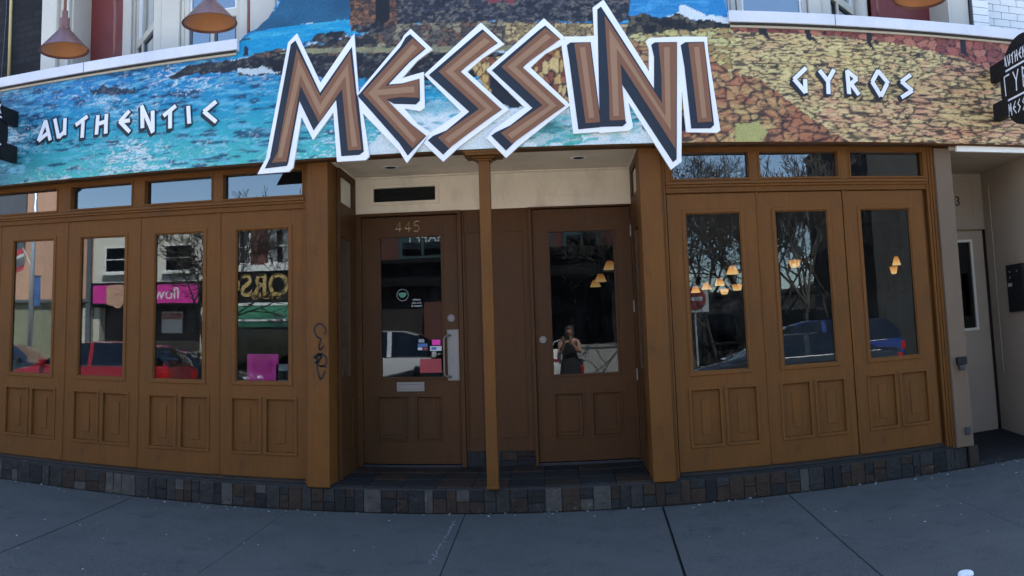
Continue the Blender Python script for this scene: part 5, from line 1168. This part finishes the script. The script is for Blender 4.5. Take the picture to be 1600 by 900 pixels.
car('sedan', 'dark_car', 'dark sedan at the near kerb mirrored in the door numbered 445', -1.95, -10.4, -1)
car('sedan', 'dark_car', 'dark sedan at the near kerb mirrored in the right folding doors', 5.0, -10.6, -1)
car('suv', 'blue_car', 'blue SUV in the far lane mirrored behind the dark sedan', 6.6, -14.3, -1)
car('suv', 'white_car', 'white SUV in the far lane mirrored in the door numbered 445', -4.2, -13.9, 1).scale = (1, 1, 1.12)
car('sedan', 'dark_car', 'black sedan in the far lane mirrored in the fourth pane', -10.3, -14.8, 1)
car('hatch', 'dark_car', 'black hatchback facing right, mirrored in the leftmost pane', -16.4, -15.0, 1)

# ---------------- the photographer, mirrored in the right entrance door ----------------
PP = thing('person', 'woman in a black dress photographing with a phone, mirrored in the right door', 'person', (0.05, -7.56, 0))
def skin_obj(name, joints, edges, mat, parent, sub=2):
    me = bpy.data.meshes.new(name); me.from_pydata([j[0] for j in joints], edges, []); me.materials.append(MATS[mat]); o = bpy.data.objects.new(name, me); C.objects.link(o)
    if parent: o.parent = parent; o.location = -parent.location if parent.get('world') else (0, 0, 0)
    s_ = o.modifiers.new('skin', 'SKIN'); ly_ = me.skin_vertices[0].data if me.skin_vertices else None
    if ly_ is None:
        bm = bmesh.new(); bm.from_mesh(me); bm.verts.layers.skin.verify(); bm.to_mesh(me); bm.free(); ly_ = me.skin_vertices[0].data
    for i, j in enumerate(joints):
        r = j[1]; ly_[i].radius = r if isinstance(r, tuple) else (r, r); ly_[i].use_root = (i == 0)
    u = o.modifiers.new('sub', 'SUBSURF'); u.levels = sub; u.render_levels = sub; return o
X0, Y0 = .05, -7.56
b_ = lambda x, y, z: (X0+x, Y0+y, z)
J = [(b_(0, 0, .88), (.15, .11)), (b_(0, 0, 1.05), (.12, .09)), (b_(0, .01, 1.22), (.15, .10)), (b_(0, .0, 1.32), (.10, .07)), (b_(0, .01, 1.38), .05), (b_(0, .03, 1.46), (.075, .09)), (b_(0, .03, 1.54), (.07, .085)),
     (b_(-.16, 0, 1.29), .055), (b_(-.20, .10, 1.08), .042), (b_(-.085, .29, 1.30), .028),
     (b_(.16, 0, 1.29), .055), (b_(.20, .10, 1.08), .042), (b_(.0, .29, 1.30), .028),
     (b_(-.09, 0, .82), .10), (b_(-.10, .02, .47), .058), (b_(-.10, -.02, .09), .04), (b_(-.10, .12, .035), .035),
     (b_(.09, 0, .82), .10), (b_(.10, .0, .47), .058), (b_(.10, -.05, .09), .04), (b_(.10, .09, .035), .035)]
Ed = [(0, 1), (1, 2), (2, 3), (3, 4), (4, 5), (5, 6), (3, 7), (7, 8), (8, 9), (3, 10), (10, 11), (11, 12), (0, 13), (13, 14), (14, 15), (15, 16), (0, 17), (17, 18), (18, 19), (19, 20)]
skin_obj('body', J, Ed, 'skin', PP)
dr = MB(); n = 24; sec = [(1.31, .13, .085), (1.24, .185, .115), (1.12, .155, .105), (1.02, .145, .105), (.90, .19, .14), (.75, .215, .16), (.52, .23, .18)]
for z, a_, c_ in sec:
    for k in range(n): dr.v.append((X0+a_*cos(2*pi*k/n), Y0+c_*sin(2*pi*k/n)*(1+.03*sin(5*k)), z))
for i in range(len(sec)-1):
    for k in range(n): dr.f.append((i*n+k, (i+1)*n+k, (i+1)*n+(k+1) % n, i*n+(k+1) % n)); dr.m.append(0)
dr.f.append(tuple(range(n))); dr.m.append(0)
mk('dress', dr, 'black_cloth', PP, smooth=True)
hr = MB().lathe([(.0, .21), (.05, .20), (.088, .16), (.10, .10), (.095, .03), (.085, -.03), (.07, -.10)], (X0, Y0-.015, 1.40), 20)
hr.v = [(x, min(y, Y0+.045) if z < 1.53 else y, z) for x, y, z in hr.v]; mk('hair', hr, 'hair', PP, smooth=True)
fc = MB().lathe([(0, 0), (.012, .004), (.008, .03), (0, .035)], (X0, Y0+.125, 1.455), 8)
mk('nose', fc, 'skin', PP, smooth=True); mk('eyes', MB().box(X0-.042, X0-.018, Y0+.105, Y0+.115, 1.49, 1.50).box(X0+.018, X0+.042, Y0+.105, Y0+.115, 1.49, 1.50), 'hair', PP); mk('mouth', MB().box(X0-.022, X0+.022, Y0+.108, Y0+.116, 1.425, 1.432), 'red_panel', PP)
mk('shoe', MB().box(X0-.14, X0-.06, Y0-.08, Y0+.17, .002, .06), 'black_cloth', PP, bevel=.02); mk('shoe', MB().box(X0+.06, X0+.14, Y0-.11, Y0+.14, .002, .06), 'black_cloth', PP, bevel=.02)
# hands: palm and five fingers closing on the phone
for s_, nm in ((-1, 'left'), (1, 'right')):
    hx = -.075*1 if s_ < 0 else .075; hb = (hx+s_*.01, -7.262, 1.315)
    Jh = [((hx+s_*.012, -7.285, 1.300), (.022, .018)), ((hx+s_*.012, -7.262, 1.345), (.03, .014))]; Eh = [(0, 1)]
    for k, (dz_, ln2) in enumerate([(.036, .9), (.016, 1.0), (-.004, .95), (-.022, .75)]):
        i = len(Jh); Jh += [((hx+s_*.022, -7.250, 1.350+dz_), .0085), ((hx+s_*.006, -7.232, 1.352+dz_), .008), ((hx-s_*.022*ln2, -7.230, 1.354+dz_), .007)]; Eh += [(1, i), (i, i+1), (i+1, i+2)]
    i = len(Jh); Jh += [((hx-s_*.004, -7.278, 1.335), .010), ((hx-s_*.025, -7.272, 1.362), .009)]; Eh += [(0, i), (i, i+1)]
    skin_obj('hand', Jh, Eh, 'skin', PP, 1)
    mk('forearm_cuff', MB().tube([(X0-.085 if s_ < 0 else X0+.0, Y0+.285, 1.297), (hx+s_*.012, -7.283, 1.303)], [.028, .022], 10), 'skin', PP, smooth=True)
ph = thing('mobile_phone', 'black phone held up sideways by the woman mirrored in the right door', 'phone', (0, -7.25, 1.365))
mk('phone_body', MB().box(-.072, .072, -7.256, -7.247, 1.328, 1.402), 'black_paint', ph, bevel=.003); mk('lens', disc(MB(), 0, 0, 0, [(0, 0)], 4) if False else MB().tube([(-.05, -7.247, 1.388), (-.05, -7.2455, 1.388)], .006, 12), 'dark_metal', ph)
mk('screen', MB().box(-.068, .068, -7.2575, -7.2562, 1.332, 1.398), 'blue_print', ph)
tt = thing('tote_bag', 'white shopping bag with red print hanging beside the photographing woman', 'bag', (-.33, -7.6, .3))
bg_ = MB(); n = 16
for z, a_, c_ in ((.50, .13, .05), (.54, .165, .085), (.85, .17, .10), (1.10, .15, .06), (1.16, .13, .02)):
    for k in range(n): bg_.v.append((-.25+a_*cos(2*pi*k/n), -7.58+c_*sin(2*pi*k/n), z))
for i in range(4):
    for k in range(n): bg_.f.append((i*n+k, i*n+(k+1) % n, (i+1)*n+(k+1) % n, (i+1)*n+k)); bg_.m.append(0)
bg_.f.append(tuple(range(n))[::-1]); bg_.m.append(0)
mk('bag_body', bg_, 'white_paint', tt, smooth=True); mk('handle', MB().tube([(-.33, -7.58, 1.14), (-.24, -7.57, 1.30), (-.12, -7.56, 1.335), (-.16, -7.57, 1.28), (-.18, -7.58, 1.14)], .010, 6), 'white_paint', tt, smooth=True)
mk('bag_print', MB().box(-.33, -.17, -7.479, -7.476, .93, .97), 'red_print', tt)
# the helper key is not part of the scene
for o in bpy.data.objects:
    if 'world' in o.keys(): del o['world']
